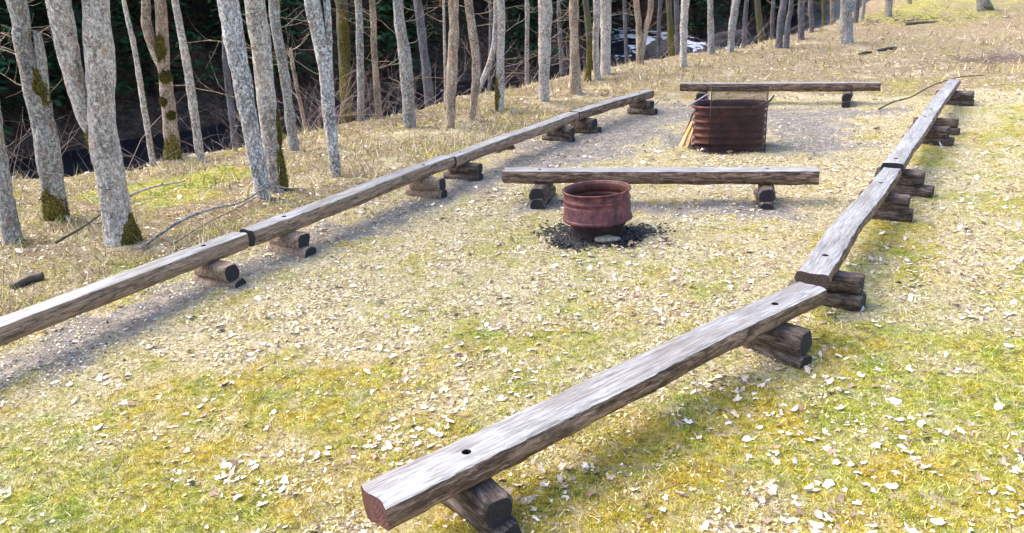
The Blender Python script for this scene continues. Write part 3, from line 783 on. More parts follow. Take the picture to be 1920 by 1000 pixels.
                TV = np.stack([base_ - sd_, base_ + sd_, base_ + d_ * l_ * .6 + sd_ * .6, base_ + d_ * l_], 1).reshape(-1, 3); TF = np.arange(nf_ * 4).reshape(-1, 4)
                VV, FF = merge([(PV, rm_[Fm]), (TV, TF)])
                link('moss', npmesh('moss', VV - np.array([bx_, by_, zg]), FF), MOSSM, root)
LOWTWIGS = {0: 3, 1: 12, 6: 3, 7: 3, 8: 7, 9: 6, 12: 9, 13: 5, 15: 3, 18: 6, 20: 9, 21: 5, 22: 6, 25: 4, 17: 4, 52: 6, 14: 4, 33: 2, 35: 2, 45: 3, 48: 3}
MOSSPOTS = {1: [(.16, -80, 75, .26), (1.78, -20, 50, .20)], 2: [(.10, -5, 48, .22), (1.25, 170, 45, .30)], 4: [(.12, -90, 110, .30), (1.45, -60, 60, .12), (1.95, -100, 60, .20), (1.05, -110, 40, .08), (.80, -60, 40, .07)],
            7: [(.30, -10, 45, .34), (.85, -5, 22, .3)], 10: [(.6, -100, 70, .8), (2.0, -60, 40, .6)], 18: [(.35, 200, 60, .35)], 22: [(.5, -90, 50, .6)], 26: [(.5, -90, 60, .7)], 44: [(.1, -40, 80, .2)]}
TREES = [
  ('grey', 'grey lichened tree cut by the left edge of the photo', '', [[(-6.139, 9.502, 0.0, 0.119), (-6.058, 9.502, 1.034, 0.114), (-5.811, 9.502, 2.833, 0.101)]]),
  ('grey', 'grey tree with broken snag stub and mossy foot at far left', 'm', [[(-6.04, 10.398, 0.0, 0.165), (-5.932, 10.398, 1.18, 0.151), (-5.913, 10.398, 1.954, 0.148), (-5.925, 10.398, 2.375, 0.119), (-5.877, 10.398, 2.812, 0.117)], [(-5.848, 10.398, 1.517, 0.061), (-5.776, 10.398, 1.914, 0.067), (-5.736, 10.398, 2.205, 0.063), (-5.72, 10.398, 2.428, 0.046)]]),
  ('pale', 'thickest pale trunk with a second stem leaning off it to the left', 'm', [[(-4.692, 9.26, 0.0, 0.193), (-4.609, 9.26, 1.322, 0.172), (-4.485, 9.26, 2.065, 0.164), (-4.384, 9.26, 2.769, 0.154)], [(-4.664, 9.26, 1.213, 0.086), (-4.773, 9.26, 1.544, 0.11), (-4.803, 9.26, 2.081, 0.125), (-4.775, 9.26, 2.788, 0.139)]]),
  ('pale', 'slim pale tree just left of the moss-spotted forked tree', '', [[(-6.349, 14.277, 0.0, 0.057), (-6.296, 14.277, 1.226, 0.056), (-6.265, 14.277, 1.946, 0.05), (-6.28, 14.277, 2.728, 0.04)]]),
  ('warm', 'pale forked tree with brown moss spots along its trunk', 'm', [[(-6.031, 14.424, 0.0, 0.145), (-5.905, 14.424, 1.279, 0.122), (-5.88, 14.424, 1.689, 0.121), (-5.734, 14.424, 2.697, 0.1)], [(-5.888, 14.424, 1.553, 0.103), (-5.991, 14.424, 1.875, 0.092), (-6.038, 14.424, 2.321, 0.087), (-5.976, 14.424, 2.709, 0.082)]]),
  ('pale', 'slim straight pale tree right of the moss-spotted forked tree', '', [[(-5.406, 14.049, 0.0, 0.085), (-5.339, 14.049, 1.566, 0.077), (-5.34, 14.049, 2.687, 0.062)]]),
  ('lichen', 'stout white-lichened tree, left one of a close pair behind the long bench', '', [[(-3.413, 10.878, 0.0, 0.112), (-3.431, 10.878, 0.959, 0.119), (-3.451, 10.878, 2.014, 0.14), (-3.456, 10.878, 2.679, 0.144)]]),
  ('pale', 'stout pale tree with green moss at foot, right one of the close pair', 'm', [[(-3.403, 11.56, -0.0, 0.142), (-3.386, 11.56, 0.83, 0.146), (-3.334, 11.56, 1.948, 0.149), (-3.311, 11.56, 2.654, 0.153)]]),
  ('grey', 'greenish grey tree just right of the close stout pair', '', [[(-3.904, 14.686, 0.0, 0.098), (-3.882, 14.686, 1.423, 0.095), (-3.885, 14.686, 2.598, 0.102)]]),
  ('lichen', 'speckled white tree that splits into a thick and a thin stem', '', [[(-2.662, 12.233, 0.0, 0.083), (-2.642, 12.233, 1.071, 0.105), (-2.628, 12.233, 1.853, 0.11), (-2.685, 12.233, 2.604, 0.123)], [(-2.629, 12.233, 0.788, 0.065), (-2.554, 12.233, 1.695, 0.055), (-2.478, 12.233, 2.594, 0.054)]]),
  ('dark', 'dark green mossy tree in shade right of the speckled split tree', 'm', [[(-3.563, 18.3, -0.169, 0.158), (-3.463, 18.3, 1.359, 0.147), (-3.385, 18.3, 2.476, 0.144)]]),
  ('grey', 'straight blue-grey tree beside the mossy dark one', '', [[(-3.116, 17.523, 0.0, 0.087), (-2.978, 17.523, 1.403, 0.085), (-2.9, 17.523, 2.473, 0.083)]]),
  ('warm', 'thin pinkish brown tree with broken twigs', '', [[(-2.817, 18.14, 0.0, 0.084), (-2.769, 18.14, 1.338, 0.076), (-2.706, 18.14, 2.446, 0.074)]]),
  ('grey', 'grey tree leaning left with a flared foot, above the long bench middle', '', [[(-1.934, 16.323, 0.0, 0.141), (-1.891, 16.323, 1.145, 0.133), (-1.943, 16.323, 2.457, 0.113)]]),
  ('shade', 'shaded grey-blue tree standing just past the bank edge', '', [[(-1.847, 20.5, -0.299, 0.149), (-1.903, 20.5, 1.086, 0.119), (-1.95, 20.5, 2.345, 0.11)]]),
  ('pale', 'very thin sapling left of the warm brown tree', '', [[(-1.343, 18.809, 0.0, 0.037), (-1.274, 18.809, 1.203, 0.036), (-1.208, 18.809, 2.354, 0.03)]]),
  ('warm', 'warm tan tree with dark knots lit from the side', '', [[(-1.081, 15.659, -0.0, 0.099), (-0.934, 15.659, 1.267, 0.107), (-0.828, 15.659, 2.42, 0.099)]]),
  ('warm', 'curved pale tan tree beside the mossy leaning stem', '', [[(-0.672, 16.318, 0.0, 0.071), (-0.498, 16.318, 1.178, 0.09), (-0.575, 16.318, 2.389, 0.088)]]),
  ('pale', 'pale tree with a mossy side stem leaning out at its foot', 'm', [[(-0.078, 17.991, 0.0, 0.089), (-0.012, 17.991, 1.211, 0.099), (0.048, 17.991, 2.313, 0.102)], [(-0.712, 17.991, 0.151, 0.053), (-0.43, 17.991, 0.661, 0.071), (-0.145, 17.991, 1.331, 0.075), (-0.043, 17.991, 2.318, 0.057)]]),
  ('grey', 'thin grey tree deep in the shade left of the twin-toned trunk', '', [[(0.73, 24.0, -0.043, 0.071), (0.778, 24.0, 1.089, 0.069), (0.822, 24.0, 2.113, 0.068)]]),
  ('pale', 'smooth pale tree with bare twigs left of the long bench end', '', [[(0.938, 18.675, 0.0, 0.123), (0.993, 18.675, 1.217, 0.157), (1.042, 18.675, 2.246, 0.16)]]),
  ('warm', 'warm brown tree behind the far end of the long bench row', '', [[(1.778, 19.876, 0.0, 0.151), (1.776, 19.876, 1.078, 0.128), (1.788, 19.876, 2.176, 0.12)]]),
  ('dark', 'narrow mossy tree squeezed behind the warm brown one', 'm', [[(2.34, 22.312, 0.0, 0.095), (2.4, 22.312, 0.986, 0.086), (2.319, 22.312, 2.084, 0.085)]]),
  ('pale', 'slim whitish tree touching the thicker pale tree', '', [[(2.618, 22.433, 0.0, 0.103), (2.587, 22.433, 0.968, 0.101), (2.63, 22.433, 2.066, 0.1)]]),
  ('pale', 'thick pale tree left of the dark gap in the wood', '', [[(2.964, 23.29, 0.0, 0.152), (2.973, 23.29, 1.028, 0.165), (2.982, 23.29, 2.025, 0.17)]]),
  ('warm', 'V-forked pale tree at the edge of the dark gap', '', [[(4.32, 25.547, 0.0, 0.125), (4.282, 25.547, 0.963, 0.099), (4.196, 25.547, 1.904, 0.097)], [(4.352, 25.547, 0.128, 0.091), (4.495, 25.547, 1.032, 0.09), (4.65, 25.547, 1.881, 0.097)]]),
  ('dark', 'olive mossy tree near the white rapids', 'm', [[(6.007, 29.065, 0.0, 0.123), (5.973, 29.065, 0.835, 0.112), (5.901, 29.065, 1.724, 0.111)]]),
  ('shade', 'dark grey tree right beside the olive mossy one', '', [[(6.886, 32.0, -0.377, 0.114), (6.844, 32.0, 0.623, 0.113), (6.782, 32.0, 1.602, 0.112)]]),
  ('pale', 'pale tree rising behind the rusty firebox bench', '', [[(5.297, 23.849, 0.0, 0.093), (5.288, 23.849, 1.02, 0.115), (5.312, 23.849, 1.894, 0.121)]]),
  ('grey', 'grey tree standing in front of the white rapids', '', [[(6.809, 26.632, 0.0, 0.121), (6.776, 26.632, 0.934, 0.111), (6.73, 26.632, 1.749, 0.102)]]),
  ('grey', 'grey tree leaning right, just right of the white rapids', '', [[(7.574, 27.141, 0.0, 0.132), (7.605, 27.141, 0.863, 0.131), (7.689, 27.141, 1.687, 0.138)]]),
  ('dark', 'dark tree with brown foot on the slope edge', '', [[(10.131, 32.004, 0.0, 0.155), (10.01, 32.004, 0.66, 0.133), (9.884, 32.004, 1.447, 0.122)]]),
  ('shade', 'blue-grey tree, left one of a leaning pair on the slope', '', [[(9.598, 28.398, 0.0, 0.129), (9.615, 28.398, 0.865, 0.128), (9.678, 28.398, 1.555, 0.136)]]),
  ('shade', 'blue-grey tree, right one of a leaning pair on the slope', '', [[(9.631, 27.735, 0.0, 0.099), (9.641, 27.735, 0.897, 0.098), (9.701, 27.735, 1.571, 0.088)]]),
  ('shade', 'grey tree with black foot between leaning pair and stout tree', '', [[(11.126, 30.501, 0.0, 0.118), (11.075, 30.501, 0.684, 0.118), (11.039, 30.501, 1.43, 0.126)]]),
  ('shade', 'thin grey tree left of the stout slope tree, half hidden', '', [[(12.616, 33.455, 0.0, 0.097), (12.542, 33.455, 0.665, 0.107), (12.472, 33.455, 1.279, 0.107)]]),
  ('dark', 'small dark tree far up the slope', '', [[(15.203, 38.884, 0.0, 0.112), (15.158, 38.884, 0.527, 0.112), (15.118, 38.884, 1.002, 0.111)]]),
  ('warm', 'small yellowish tree far up the slope', '', [[(15.094, 37.657, -0.0, 0.097), (15.044, 37.657, 0.581, 0.084), (15.003, 37.657, 1.041, 0.084)]]),
  ('grey', 'stout grey tree with flared foot on the open slope', '', [[(11.834, 28.091, 0.0, 0.255), (11.759, 28.091, 0.599, 0.217), (11.678, 28.091, 1.463, 0.215)]]),
  ('shade', 'grey tree behind the stout slope tree', '', [[(14.999, 34.954, 0.0, 0.113), (15.01, 34.954, 0.581, 0.112), (15.002, 34.954, 1.113, 0.111)]]),
  ('grey', 'thin grey tree to the right of the stout slope tree', '', [[(15.568, 35.595, 0.0, 0.08), (15.56, 35.595, 0.526, 0.08), (15.551, 35.595, 1.069, 0.079)]]),
  ('grey', 'grey tree with dark side on the mossy rise', '', [[(17.031, 36.277, 0.0, 0.175), (16.97, 36.277, 0.538, 0.174), (16.944, 36.277, 0.981, 0.174)]]),
  ('warm', 'slim tree at the top edge, right of the mossy rise tree', '', [[(19.846, 40.093, 0.0, 0.103), (19.801, 40.093, 0.371, 0.103), (19.731, 40.093, 0.74, 0.102)]]),
  ('dark', 'brown tree base at the top edge of the photo', '', [[(22.109, 45.645, 0.0, 0.234), (22.079, 45.645, 0.252, 0.233), (22.023, 45.645, 0.476, 0.233)]]),
  ('grey', 'dark grey tree alone at the top right on mossy ground', 'm', [[(21.092, 35.774, -0.0, 0.369), (20.904, 35.774, 0.471, 0.321), (20.738, 35.774, 0.806, 0.297)]]),
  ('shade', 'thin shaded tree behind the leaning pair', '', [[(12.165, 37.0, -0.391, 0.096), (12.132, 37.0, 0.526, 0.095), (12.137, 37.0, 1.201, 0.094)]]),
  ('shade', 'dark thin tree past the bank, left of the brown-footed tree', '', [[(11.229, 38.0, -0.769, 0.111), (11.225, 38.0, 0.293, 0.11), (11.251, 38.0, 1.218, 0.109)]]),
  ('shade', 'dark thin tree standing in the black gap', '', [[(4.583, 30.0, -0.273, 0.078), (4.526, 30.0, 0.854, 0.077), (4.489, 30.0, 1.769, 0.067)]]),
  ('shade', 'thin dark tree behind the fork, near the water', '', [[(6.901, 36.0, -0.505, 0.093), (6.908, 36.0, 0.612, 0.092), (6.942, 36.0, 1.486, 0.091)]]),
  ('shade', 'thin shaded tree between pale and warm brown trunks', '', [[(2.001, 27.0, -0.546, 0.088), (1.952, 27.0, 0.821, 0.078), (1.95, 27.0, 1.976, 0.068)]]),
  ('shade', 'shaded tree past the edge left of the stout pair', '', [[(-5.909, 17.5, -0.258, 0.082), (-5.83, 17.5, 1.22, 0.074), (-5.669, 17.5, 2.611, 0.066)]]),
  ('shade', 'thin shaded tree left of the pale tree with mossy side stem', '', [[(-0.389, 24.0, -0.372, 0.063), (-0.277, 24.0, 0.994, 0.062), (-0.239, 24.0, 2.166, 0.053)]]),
  ('warm', 'short broken dead stem among brown twigs', '', [[(-4.451, 18.0, -0.31, 0.048), (-4.543, 18.0, 0.986, 0.047), (-4.543, 18.0, 1.553, 0.035)]]),
]

for i_, (bk, lab, fl, st) in enumerate(TREES): tree(bk, lab, fl, st, i_)

# dark conifers on the far bank
NEED = attr_mat('spruce_needles', .8, .2, 0)
m_, nt, b = mat('spruce_bark'); n_ = noise(nt, coords(nt, rnd=True), 12, 4, .7)
nt.links.new(ramp(nt, n_, [(.3, (.02, .016, .015)), (.7, (.09, .075, .07))]), b.inputs['Base Color']); b.inputs['Roughness'].default_value = .9
SPB = m_
def spruce_meshes(seed):
    rs = np.random.default_rng(seed); H_ = 15.0
    V, F = tube([(0, 0, -1), (.05, 0, 5), (0, .05, 10), (0, 0, H_)], [.24, .18, .11, .02], 8)
    tr = npmesh('spruce_trunk', V, F, smooth=True)
    Vs, Cs = [], []
    z = .8
    while z < H_ - .3:
        R_ = 2.9 * (1 - z / H_) ** .75 + .15
        nb = 8 if z < 10 else 6
        for q in range(nb):
            if z < 3.0 and rs.random() < .35: continue
            a = rs.uniform(0, 6.283); L = R_ * rs.uniform(.7, 1.1)
            n = max(4, int(L / .17)); t = (np.arange(n) + rs.random(n)) / n
            px = t * L; pz = z + .12 * px - .22 * px ** 2 / max(R_, .5) * .8 + rs.normal(0, .05, n)
            side = rs.choice([-1, 1], n); ll = (.28 + .42 * (1 - t) * 1.0) * rs.uniform(.6, 1.2, n) * min(1, .4 + L / 2.5)
            ang = a + side * rs.uniform(.5, 1.1, n)
            dx, dy = np.cos(ang), np.sin(ang); wz = rs.uniform(-.45, -.05, n)
            A = np.stack([px * math.cos(a), px * math.sin(a), pz], -1)
            D = np.stack([dx, dy, wz], -1) * ll[:, None]
            W = np.stack([-dy, dx, rs.normal(0, .4, n)], -1) * (.055 + .04 * rs.random(n))[:, None]
            Vs.append(np.stack([A - W * .6, A + W * .6, A + D * .6 + W, A + D, A + D * .6 - W], 1).reshape(-1, 3))
            c = np.array([.020, .062, .024]) * rs.uniform(.5, 1.6, (n, 1)) * np.array([1, 1, 1])
            Cs.append(np.repeat(np.hstack([c, np.ones((n, 1))]), 5, 0))
        z += .26 + .012 * z
    V = np.vstack(Vs); n = len(V) // 5
    F = np.arange(n * 5).reshape(n, 5)
    return tr, npmesh('spruce_crown', V, F, np.vstack(Cs))
SPR = [spruce_meshes(s_) for s_ in (1, 2, 3)]
for t_, c_ in SPR: t_.materials.append(SPB); c_.materials.append(NEED)
cnt = 0; placed = []
rs = np.random.default_rng(55)
tries = 0
while cnt < 150 and tries < 6000:
    tries += 1
    x = rs.uniform(-46, 38); y = rs.uniform(14, 95)
    s_ = float(edge_s(np.array(x), np.array(y))); s0 = float(bank_start(np.array(x)))
    if s_ < s0 + .8 or s_ > s0 + 24: continue
    if abs(math.atan2(x - 0, y)) > R(50): continue
    if any((x - a) ** 2 + (y - b_) ** 2 < 2.6 ** 2 for a, b_ in placed): continue
    placed.append((x, y)); cnt += 1
    t_, c_ = SPR[cnt % 3]; sc = rs.uniform(.8, 1.15)
    root = empty('spruce_tree', (x, y, float(terrain(x, y)) - .1), rs.uniform(0, 6.28)); root.scale = (sc,) * 3
    prop(root, 'dark green spruce in the shaded wood on the far bank of the stream', 'tree', 'dark spruces on the far bank')
    link('trunk', t_, None, root); link('crown', c_, None, root)

# ---------------------------------------------------------------- ground cover (uncountable)
def scatter(n, rmin, rmax, amax=48, pw=1, seed=0):
    rs = np.random.default_rng(seed)
    u = rs.random(n)
    r_ = rmin * (rmax / rmin) ** u if pw == 1 else (rmin ** pw + u * (rmax ** pw - rmin ** pw)) ** (1 / pw)
    a = np.radians(rs.uniform(-amax, amax, n)); return r_ * np.sin(a), r_ * np.cos(a), r_, rs
def gz(x, y):
    """height of the ground sheet incl. its fine relief"""
    mo_, _, _, _ = zones(x, y)
    return terrain(x, y) + (fbm(x * 6, y * 6, 91, 3) - .5) * .035 + mo_ * fbm(x * 2.6, y * 2.6, 77, 3) * .03
def under_box(x, y):
    c, s_ = math.cos(R(16)), math.sin(R(16)); X = (x - 3.62) * c - (y - 12.86) * s_; Y = (x - 3.62) * s_ + (y - 12.86) * c
    return (abs(X) < .6) & (abs(Y) < .38)

# moss and grass blades
def blades(name, x, y, rr, rs, hgt, lean, colfn, width, label, cat, mt):
    n = len(x); z = gz(x, y) - .004
    a = rs.uniform(0, 6.283, n); h = hgt(n); le = rs.uniform(*lean, n)
    tx, ty = np.cos(a) * h * le, np.sin(a) * h * le
    wd = width * (1 + rr / 9.0) * rs.uniform(.6, 1.4, n)
    b2 = rs.uniform(0, 6.283, n); wx_, wy_ = np.cos(b2) * wd, np.sin(b2) * wd
    A = np.stack([x - wx_, y - wy_, z], -1); B_ = np.stack([x + wx_, y + wy_, z], -1)
    C_ = np.stack([x + tx, y + ty, z + h * np.sqrt(np.maximum(1 - np.minimum(le, .97) ** 2, .02))], -1)
    col = colfn(x, y, n)
    V = np.stack([A, B_, C_], 1).reshape(-1, 3); cc = np.repeat(col, 3, 0)
    F = np.arange(n * 3).reshape(n, 3)
    return prop(link(name, npmesh(name, V, F, cc), mt), label, cat, kind='stuff')
GRASS = attr_mat('grass_blades', .75, .25)
def pick(rs, n, pal, jit=.2):
    pal = np.array(pal); c = pal[rs.integers(0, len(pal), n)] * rs.uniform(1 - jit, 1 + jit, (n, 1)); return np.hstack([c, np.ones((n, 1))])
x, y, rr, rs = scatter(800000, 2.4, 22, seed=5)
mo_, gr_, li_, ch_ = zones(x, y)
keep = (rs.random(len(x)) < np.clip(mo_ * 1.6 + .08, 0, 1)) & (gr_ < .5) & (ch_ < .3) & ~under_box(x, y)
x, y, rr, mo_ = x[keep], y[keep], rr[keep], mo_[keep]
hue = fbm(x * .9, y * .9, 333)
def mcol(x, y, n):
    c = pick(rs, n, [(.42, .38, .03), (.56, .48, .05), (.68, .57, .08), (.28, .28, .02), (.74, .62, .24), (.56, .40, .09)])
    t = sstep(.42, .62, hue)[:, None]; c[:, :3] = c[:, :3] * ((1 - t) * np.array([.72, .95, .8]) + t * np.array([1.15, .98, .75])); return c
blades('moss', x, y, rr, rs, lambda n: rs.uniform(.010, .030, n), (.1, .95), mcol, .0017, 'yellow-green moss and short grass covering the clearing', 'moss', GRASS)
x, y, rr, rs = scatter(260000, 2.4, 26, seed=6)
mo_, gr_, li_, ch_ = zones(x, y)
keep = (rs.random(len(x)) < .9 - .5 * mo_) & (gr_ < .75) & (ch_ < .5) & ~under_box(x, y) & (edge_s(x, y) < .5)
x, y, rr = x[keep], y[keep], rr[keep]
blades('dry_grass', x, y, rr, rs, lambda n: rs.uniform(.02, .075, n), (.8, 1.0), lambda x, y, n: pick(rs, n, [(.68, .58, .28), (.76, .68, .38), (.52, .42, .18), (.36, .26, .12), (.82, .76, .54), (.56, .54, .14)]), .0016,
       'flattened straw-coloured dry grass lying between the benches', 'dry grass', GRASS)
# tall dead stalks on the wood side
x, y, rr, rs = scatter(200000, 6.0, 60, seed=8)
s_ = edge_s(x, y); side = (x + 2.86) * .85 - (y - 8.22) * .525
mo_ = zones(x, y)[0]; den = fbm(x * .9, y * .9, 404) - .25 * (mo_ > .62) - .10 * (side > -.3)
keep = ((side < -.35) | (y + .25 * x > 21)) & (s_ < 2.5) & (rs.random(len(x)) < np.clip((den - .38) * 3.2, .05, 1)) & ((y < 19 + x * .1) | (y > 17.4))
x, y, rr = x[keep], y[keep], rr[keep]
blades('dead_undergrowth', x, y, rr, rs, lambda n: rs.uniform(.06, .36, n) * rs.uniform(.35, 1, n), (.3, .98), lambda x, y, n: pick(rs, n, [(.52, .40, .25), (.64, .53, .33), (.38, .27, .18), (.27, .18, .13), (.78, .70, .52), (.50, .39, .34), (.66, .58, .30), (.46, .44, .12), (.38, .38, .10)]), .0034,
       'pinkish brown dead weeds and stalks below the bare trees', 'undergrowth', GRASS)
# leaves
LEAF = attr_mat('dead_leaves', .5, .45, 60)
def leaves(name, x, y, rr, rs, smin, smax, colfn, label, cat, lift=.004):
    n = len(x); k = 9
    ang = np.linspace(0, 2 * np.pi, k, endpoint=False)
    base = np.array([1.0, .55, .9, .45, .6, .35, .6, .45, .9])
    rad = base[None] * rs.uniform(.75, 1.2, (n, k)); sz = rs.uniform(smin, smax, n) * rs.uniform(.6, 1, n) * (1 + np.clip(rr - 5, 0, 25) * .035)
    a0 = rs.uniform(0, 6.283, n)
    X = rad * np.cos(ang)[None] * sz[:, None]; Y = rad * np.sin(ang)[None] * sz[:, None] * rs.uniform(.55, 1, n)[:, None]
    curl = rs.uniform(-1.0, 1.6, n)[:, None]; Z = curl * (X ** 2 * .6 + Y ** 2) / sz[:, None] * .55 + rs.normal(0, .06, (n, k)) * sz[:, None]
    tx = rs.normal(0, .24, n)[:, None]; ty = rs.normal(0, .24, n)[:, None]; Z = Z + X * tx + Y * ty
    c_, s_ = np.cos(a0)[:, None], np.sin(a0)[:, None]
    WX_, WY_ = X * c_ - Y * s_, X * s_ + Y * c_
    z0 = gz(x, y) + lift - np.minimum(Z.min(1), 0) * .8
    ring = np.stack([WX_ + x[:, None], WY_ + y[:, None], Z + z0[:, None]], -1)
    cen = np.stack([x, y, z0], -1)[:, None]
    V = np.concatenate([cen, ring], 1).reshape(-1, 3)
    b_ = (np.arange(n) * (k + 1))[:, None]; j = np.arange(k)[None]
    F = np.stack([b_ + 0 * j, b_ + 1 + j, b_ + 1 + (j + 1) % k], -1).reshape(-1, 3)
    return prop(link(name, npmesh(name, V, F, np.repeat(colfn(n), k + 1, 0)), LEAF), label, cat, kind='stuff')
x, y, rr, rs = scatter(36000, 2.4, 40, pw=.35, seed=9)
mo_, gr_, li_, ch_ = zones(x, y); cl = .5 * fbm(x * 1.3, y * 1.3, 505, 3) + .5 * fbm(x * 4.2, y * 4.2, 515, 3)
keep = (rs.random(len(x)) < np.clip((cl - .45) * 5.5 + .05, .03, .95)) & (rs.random(len(x)) < 1 - .6 * gr_) & (rs.random(len(x)) < 1.15 - .75 * li_) & (rs.random(len(x)) < 1.1 - .45 * mo_) & ~under_box(x, y) & (edge_s(x, y) < 2)
x, y, rr = x[keep], y[keep], rr[keep]
leaves('fallen_leaves', x, y, rr, rs, .016, .058, lambda n: pick(rs, n, [(.76, .69, .60), (.66, .58, .51), (.60, .51, .47), (.80, .75, .68), (.46, .35, .28), (.56, .44, .32), (.26, .17, .12), (.62, .50, .42), (.36, .25, .18)], .12), 'pale dried leaves scattered over the moss', 'fallen leaves')
x, y, rr, rs = scatter(360000, 2.4, 34, pw=.35, seed=10)
mo_, gr_, li_, ch_ = zones(x, y); cl = fbm(x * 3.4, y * 3.4, 606, 4)
keep = (rs.random(len(x)) < np.clip(1.0 - 1.1 * mo_, .10, .8) * np.clip((cl - .43) * 6, .08, 1) * (1.1 - .5 * li_)) & (rs.random(len(x)) < 1 - .55 * gr_) & (ch_ < .6) & ~under_box(x, y) & (edge_s(x, y) < 2)
x, y, rr = x[keep], y[keep], rr[keep]
leaves('leaf_crumbs', x, y, rr, rs, .006, .026, lambda n: pick(rs, n, [(.76, .62, .32), (.70, .56, .32), (.82, .73, .48), (.50, .37, .20), (.20, .13, .08), (.62, .50, .42), (.07, .05, .04), (.16, .11, .08), (.44, .33, .26), (.84, .78, .62), (.62, .58, .18)], .15), 'fine leaf crumbs and bits littering the clearing', 'leaf litter', .002)
# gravel
x, y, rr, rs = scatter(60000, 4.0, 22, seed=12)
mo_, gr_, li_, ch_ = zones(x, y)
keep = (rs.random(len(x)) < np.clip(gr_ * 1.2, 0, 1)) & ~under_box(x, y)
x, y, rr = x[keep], y[keep], rr[keep]; n = len(x)
oc = np.array([(1, 0, 0), (0, 1, 0), (-1, 0, 0), (0, -1, 0), (0, 0, .6), (0, 0, -.5)]); of = np.array([(0, 1, 4), (1, 2, 4), (2, 3, 4), (3, 0, 4), (1, 0, 5), (2, 1, 5), (3, 2, 5), (0, 3, 5)])
P = oc[None] * rs.uniform(.6, 1.3, (n, 6, 3)) * (rs.uniform(.004, .013, n) * (1 + rr * .03))[:, None, None]
P = P + np.stack([x, y, gz(x, y) + .002], -1)[:, None]
F = (np.arange(n) * 6)[:, None, None] + of[None]
prop(link('gravel', npmesh('gravel', P.reshape(-1, 3), F.reshape(-1, 3), np.repeat(pick(rs, n, [(.36, .34, .37), (.26, .24, .27), (.52, .49, .50), (.15, .14, .15), (.76, .72, .68)]), 6, 0)), LEAF), 'blue-grey gravel along the benches and round the firebox', 'gravel', kind='stuff')
# small twigs on the ground
x, y, rr, rs = scatter(2600, 2.6, 30, seed=14)
keep = (edge_s(x, y) < .5) & ~under_box(x, y); x, y = x[keep], y[keep]
tw = []
for q in range(len(x)):
    L = rs.uniform(.04, .22); a = rs.uniform(0, 6.28); z = float(gz(x[q:q+1], y[q:q+1])[0]) + .006
    p0 = np.array([x[q], y[q], z]); d_ = np.array([math.cos(a), math.sin(a), 0]); k = np.array([-d_[1], d_[0], 0]) * rs.normal(0, .12) * L
    tw.append(tube([p0, p0 + d_ * L * .5 + k + (0, 0, .006), p0 + d_ * L], np.array([1, .8, .4]) * rs.uniform(.0015, .004), 4, caps=False))
prop(link('twigs', npmesh('twigs', *merge(tw)), BARK['warm']), 'small broken twigs strewn over the ground', 'twigs', kind='stuff')
# bramble-like brown twigs at the wood edge
rs = np.random.default_rng(77); tw = []
for (cx_, cy_, n_, sp_) in ((-4.2, 17.2, 34, 1.2), (-3.6, 18.6, 30, 1.4), (-6.2, 16.5, 12, 1.1), (-9.5, 15.0, 12, 1.5), (-7.6, 11.6, 16, .9), (-5.4, 15.8, 12, .8), (-1.0, 19.8, 14, 1.2), (1.2, 22.3, 16, 1.2), (-2.4, 17.6, 14, .9), (-8.8, 12.4, 14, 1.0), (3.0, 24.2, 12, 1.2), (9.0, 30.0, 12, 1.5), (6.5, 28.3, 10, 1.5), (13.0, 34.5, 16, 2.0)):
    for q in range(n_):
        px_, py_ = cx_ + rs.normal(0, sp_), cy_ + rs.normal(0, sp_ * .6); a = rs.uniform(0, 6.28)
        limb((px_, py_, float(terrain(px_, py_))), (math.cos(a) * .8, math.sin(a) * .8, 1.0), rs.uniform(.7, 1.9), .007, 1, tw, rs, .10)
V, F = merge(tw)
m_, nt, b = mat('purple_brown_twigs'); n_ = noise(nt, coords(nt), 3, 2)
nt.links.new(ramp(nt, n_, [(.35, (.15, .10, .095)), (.65, (.33, .25, .23))]), b.inputs['Base Color'])
prop(link('brushwood', npmesh('brushwood', V, F), m_), 'tangle of thin brown twigs along the edge of the wood', 'brushwood', kind='stuff')

rs = np.random.default_rng(78); tw = []
x, y = rs.uniform(-30, 26, 9000), rs.uniform(16, 70, 9000); s_ = edge_s(x, y); ok = (s_ > bank_start(x) - .5) & (s_ < bank_start(x) + 9) & (abs(np.arctan2(x, y)) < .75); x, y = x[ok][:800], y[ok][:800]
for q in range(len(x)):
    a = rs.uniform(0, 6.28); limb((x[q], y[q], float(terrain(x[q], y[q]))), (math.cos(a) * .9, math.sin(a) * .9, 1.0), rs.uniform(1.0, 3.0), .011, 1, tw, rs, .12)
V, F = merge(tw)
m2, nt, b = mat('red_brown_dead_twigs'); b.inputs['Base Color'].default_value = (.11, .07, .06, 1)
prop(link('dead_thicket', npmesh('dead_thicket', V, F), m2), 'reddish brown leafless thicket on the shaded far bank', 'thicket', kind='stuff')

# ---------------------------------------------------------------- single branches, logs
def branch(name, pts, r, label, cat='branch', bark='grey', twigs=0, seed=0, n=22, end=.45, grp=None, mt=None):
    P = spline(pts, n); V, F = tube(P, np.linspace(r, r * end, n), 8, wob=.25, seed=seed)
    root = P[0].copy()
    parts = [(V, F)]; rs = np.random.default_rng(seed)
    for q in range(twigs):
        i = rs.integers(3, n - 1); a = rs.uniform(0, 6.28); limb(P[i], (math.cos(a), math.sin(a), .4), rs.uniform(.2, .6), r * .35, 0, parts, rs)
    V, F = merge(parts)
    o = link(name, npmesh(name, V - root, F), mt or BARK[bark], None, tuple(root)); return prop(o, label, cat, grp)
branch('long_stick', [(7.20, 15.36, .03), (7.55, 15.55, .12), (8.0, 15.75, .17), (8.45, 16.0, .30), (8.9, 16.2, .385), (9.4, 16.5, .40), (10.1, 17.0, .33)], .017, 'long curved stick lying over the far end of the right bench row', bark='dark', seed=3, n=30, end=.6)
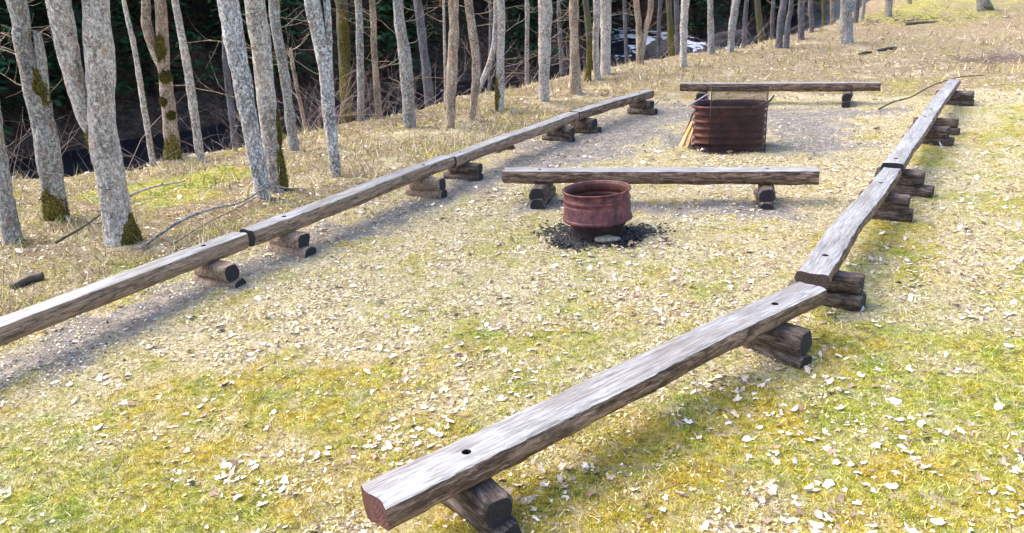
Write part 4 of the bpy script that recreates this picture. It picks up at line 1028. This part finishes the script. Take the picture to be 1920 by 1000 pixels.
branch('fallen_branch', [(-4.3, 8.9, .03), (-4.05, 9.5, .16), (-3.8, 10.0, .17), (-3.55, 10.3, .15), (-3.3, 10.8, .22), (-3.0, 11.0, .12)], .022, 'arched fallen branch between the thickest tree and the long bench', bark='grey', twigs=6, seed=5)
branch('fallen_branch', [(-4.0, 9.0, .02), (-3.75, 9.6, .10), (-3.6, 10.2, .09), (-3.3, 10.55, .20)], .015, 'thinner fallen branch beside the arched one behind the long bench', bark='warm', twigs=5, seed=6)
branch('fallen_branch', [(-5.6, 10.6, .05), (-5.3, 11.5, .12), (-5.0, 12.2, .05)], .025, 'pale fallen branch behind the snag tree on the left', bark='pale', twigs=3, seed=7)
branch('fallen_branch', [(-5.5, 9.3, .03), (-5.35, 9.8, .10), (-5.2, 10.3, .22)], .018, 'short dark branch between the two leftmost trees', bark='dark', twigs=2, seed=8)
branch('fallen_branch', [(3.1, 16.9, .06), (3.35, 17.3, .12), (3.75, 18.1, .30), (3.8, 18.8, .35)], .012, 'thin bent twig rising by the far end of the left row', bark='warm', twigs=1, seed=9)
DARKW = rust_mat('rotten_wood', [(.3, (.02, .016, .012)), (.5, (.06, .045, .03)), (.7, (.14, .11, .07))], scale=6)
def flog(p0, p1, r, label, seed):
    P = spline([p0, ((p0[0] + p1[0]) / 2, (p0[1] + p1[1]) / 2 + .05, (p0[2] + p1[2]) / 2 + .02), p1], 12); V, F = tube(P, np.full(12, r), 10, wob=.2, seed=seed)
    prop(link('fallen_log', npmesh('fallen_log', V - P[0], F, smooth=True), DARKW, None, tuple(P[0])), label, 'log')
flog((10.9, 24.9, .02), (11.35, 25.1, .03), .035, 'short dark rotten log lying left of its longer neighbour on the slope', 2)
flog((11.55, 25.2, .04), (12.35, 25.65, .06), .05, 'longer dark rotten log on the slope below the stout tree', 3)
flog((16.4, 33.4, .15), (17.6, 33.2, .15), .07, 'dark log lying right across the far slope under the mossy rise', 4)
flog((20.6, 39.2, .25), (22.6, 40.2, .30), .13, 'thick dark fallen trunk near the lone tree at the top right', 5)
flog((-5.18, 7.80, .01), (-4.96, 8.02, .05), .05, 'charred dark stump end left behind the nearest left bench', 6)
flog((-.15, 13.05, .03), (.12, 13.35, .07), .06, 'black charred log under the long left bench', 7)
# charred bits / pale stones near that log
for q in range(3):
    o = link('stone', blob(.05 + .012 * q, 90 + q, 1.2, .8, .6, amp=.3), STONE, None, (-.30 + .12 * q, 13.0 + .05 * q, .03)); prop(o, 'small pale stone beside the black charred log under the long left bench', 'stone', 'pale stones by the charred log')
# heap of brush at the right edge
parts = []; rs = np.random.default_rng(17)
for q in range(160):
    a = rs.uniform(0, 6.28); limb((13.6 + rs.normal(0, .8), 22.0 + rs.normal(0, .4), .02 + float(terrain(13.6, 22.0))), (math.cos(a), math.sin(a) * .6, .12), rs.uniform(.3, .9), .010, 0, parts, rs, .05)
V, F = merge(parts); prop(link('brush_heap', npmesh('brush_heap', V, F), m_), 'heap of reddish dead brush at the right edge of the slope', 'brush heap')
rs = np.random.default_rng(18); parts = []
for q in range(90):
    a = rs.uniform(0, 6.28); limb((17.5 + rs.normal(0, 2.4), 34.0 + rs.normal(0, .9), .03 + float(terrain(17.5, 34.0))), (math.cos(a), math.sin(a) * .6, .1), rs.uniform(.3, .8), .012, 0, parts, rs, .05)
V, F = merge(parts); prop(link('brush_heap', npmesh('brush_heap', V, F), DARKW), 'scattered dark brushwood on the mossy rise at the top', 'brushwood', kind='stuff')
# boulders at the stream
for q, (x_, y_, r_) in enumerate(((9.5, 47, 1.2), (11.5, 44, .9), (6.0, 36, 1.1), (3.0, 33.5, .8), (14.5, 52, 1.3), (-4, 26, .9), (-9, 22, .8))):
    o = link('boulder', blob(r_, 120 + q, 1.3, 1, .7, sub=3, amp=.35), SPB, None, (x_, y_, WATER_Z)); prop(o, 'dark wet boulder standing in the stream beyond the trees', 'boulder', 'boulders in the stream')
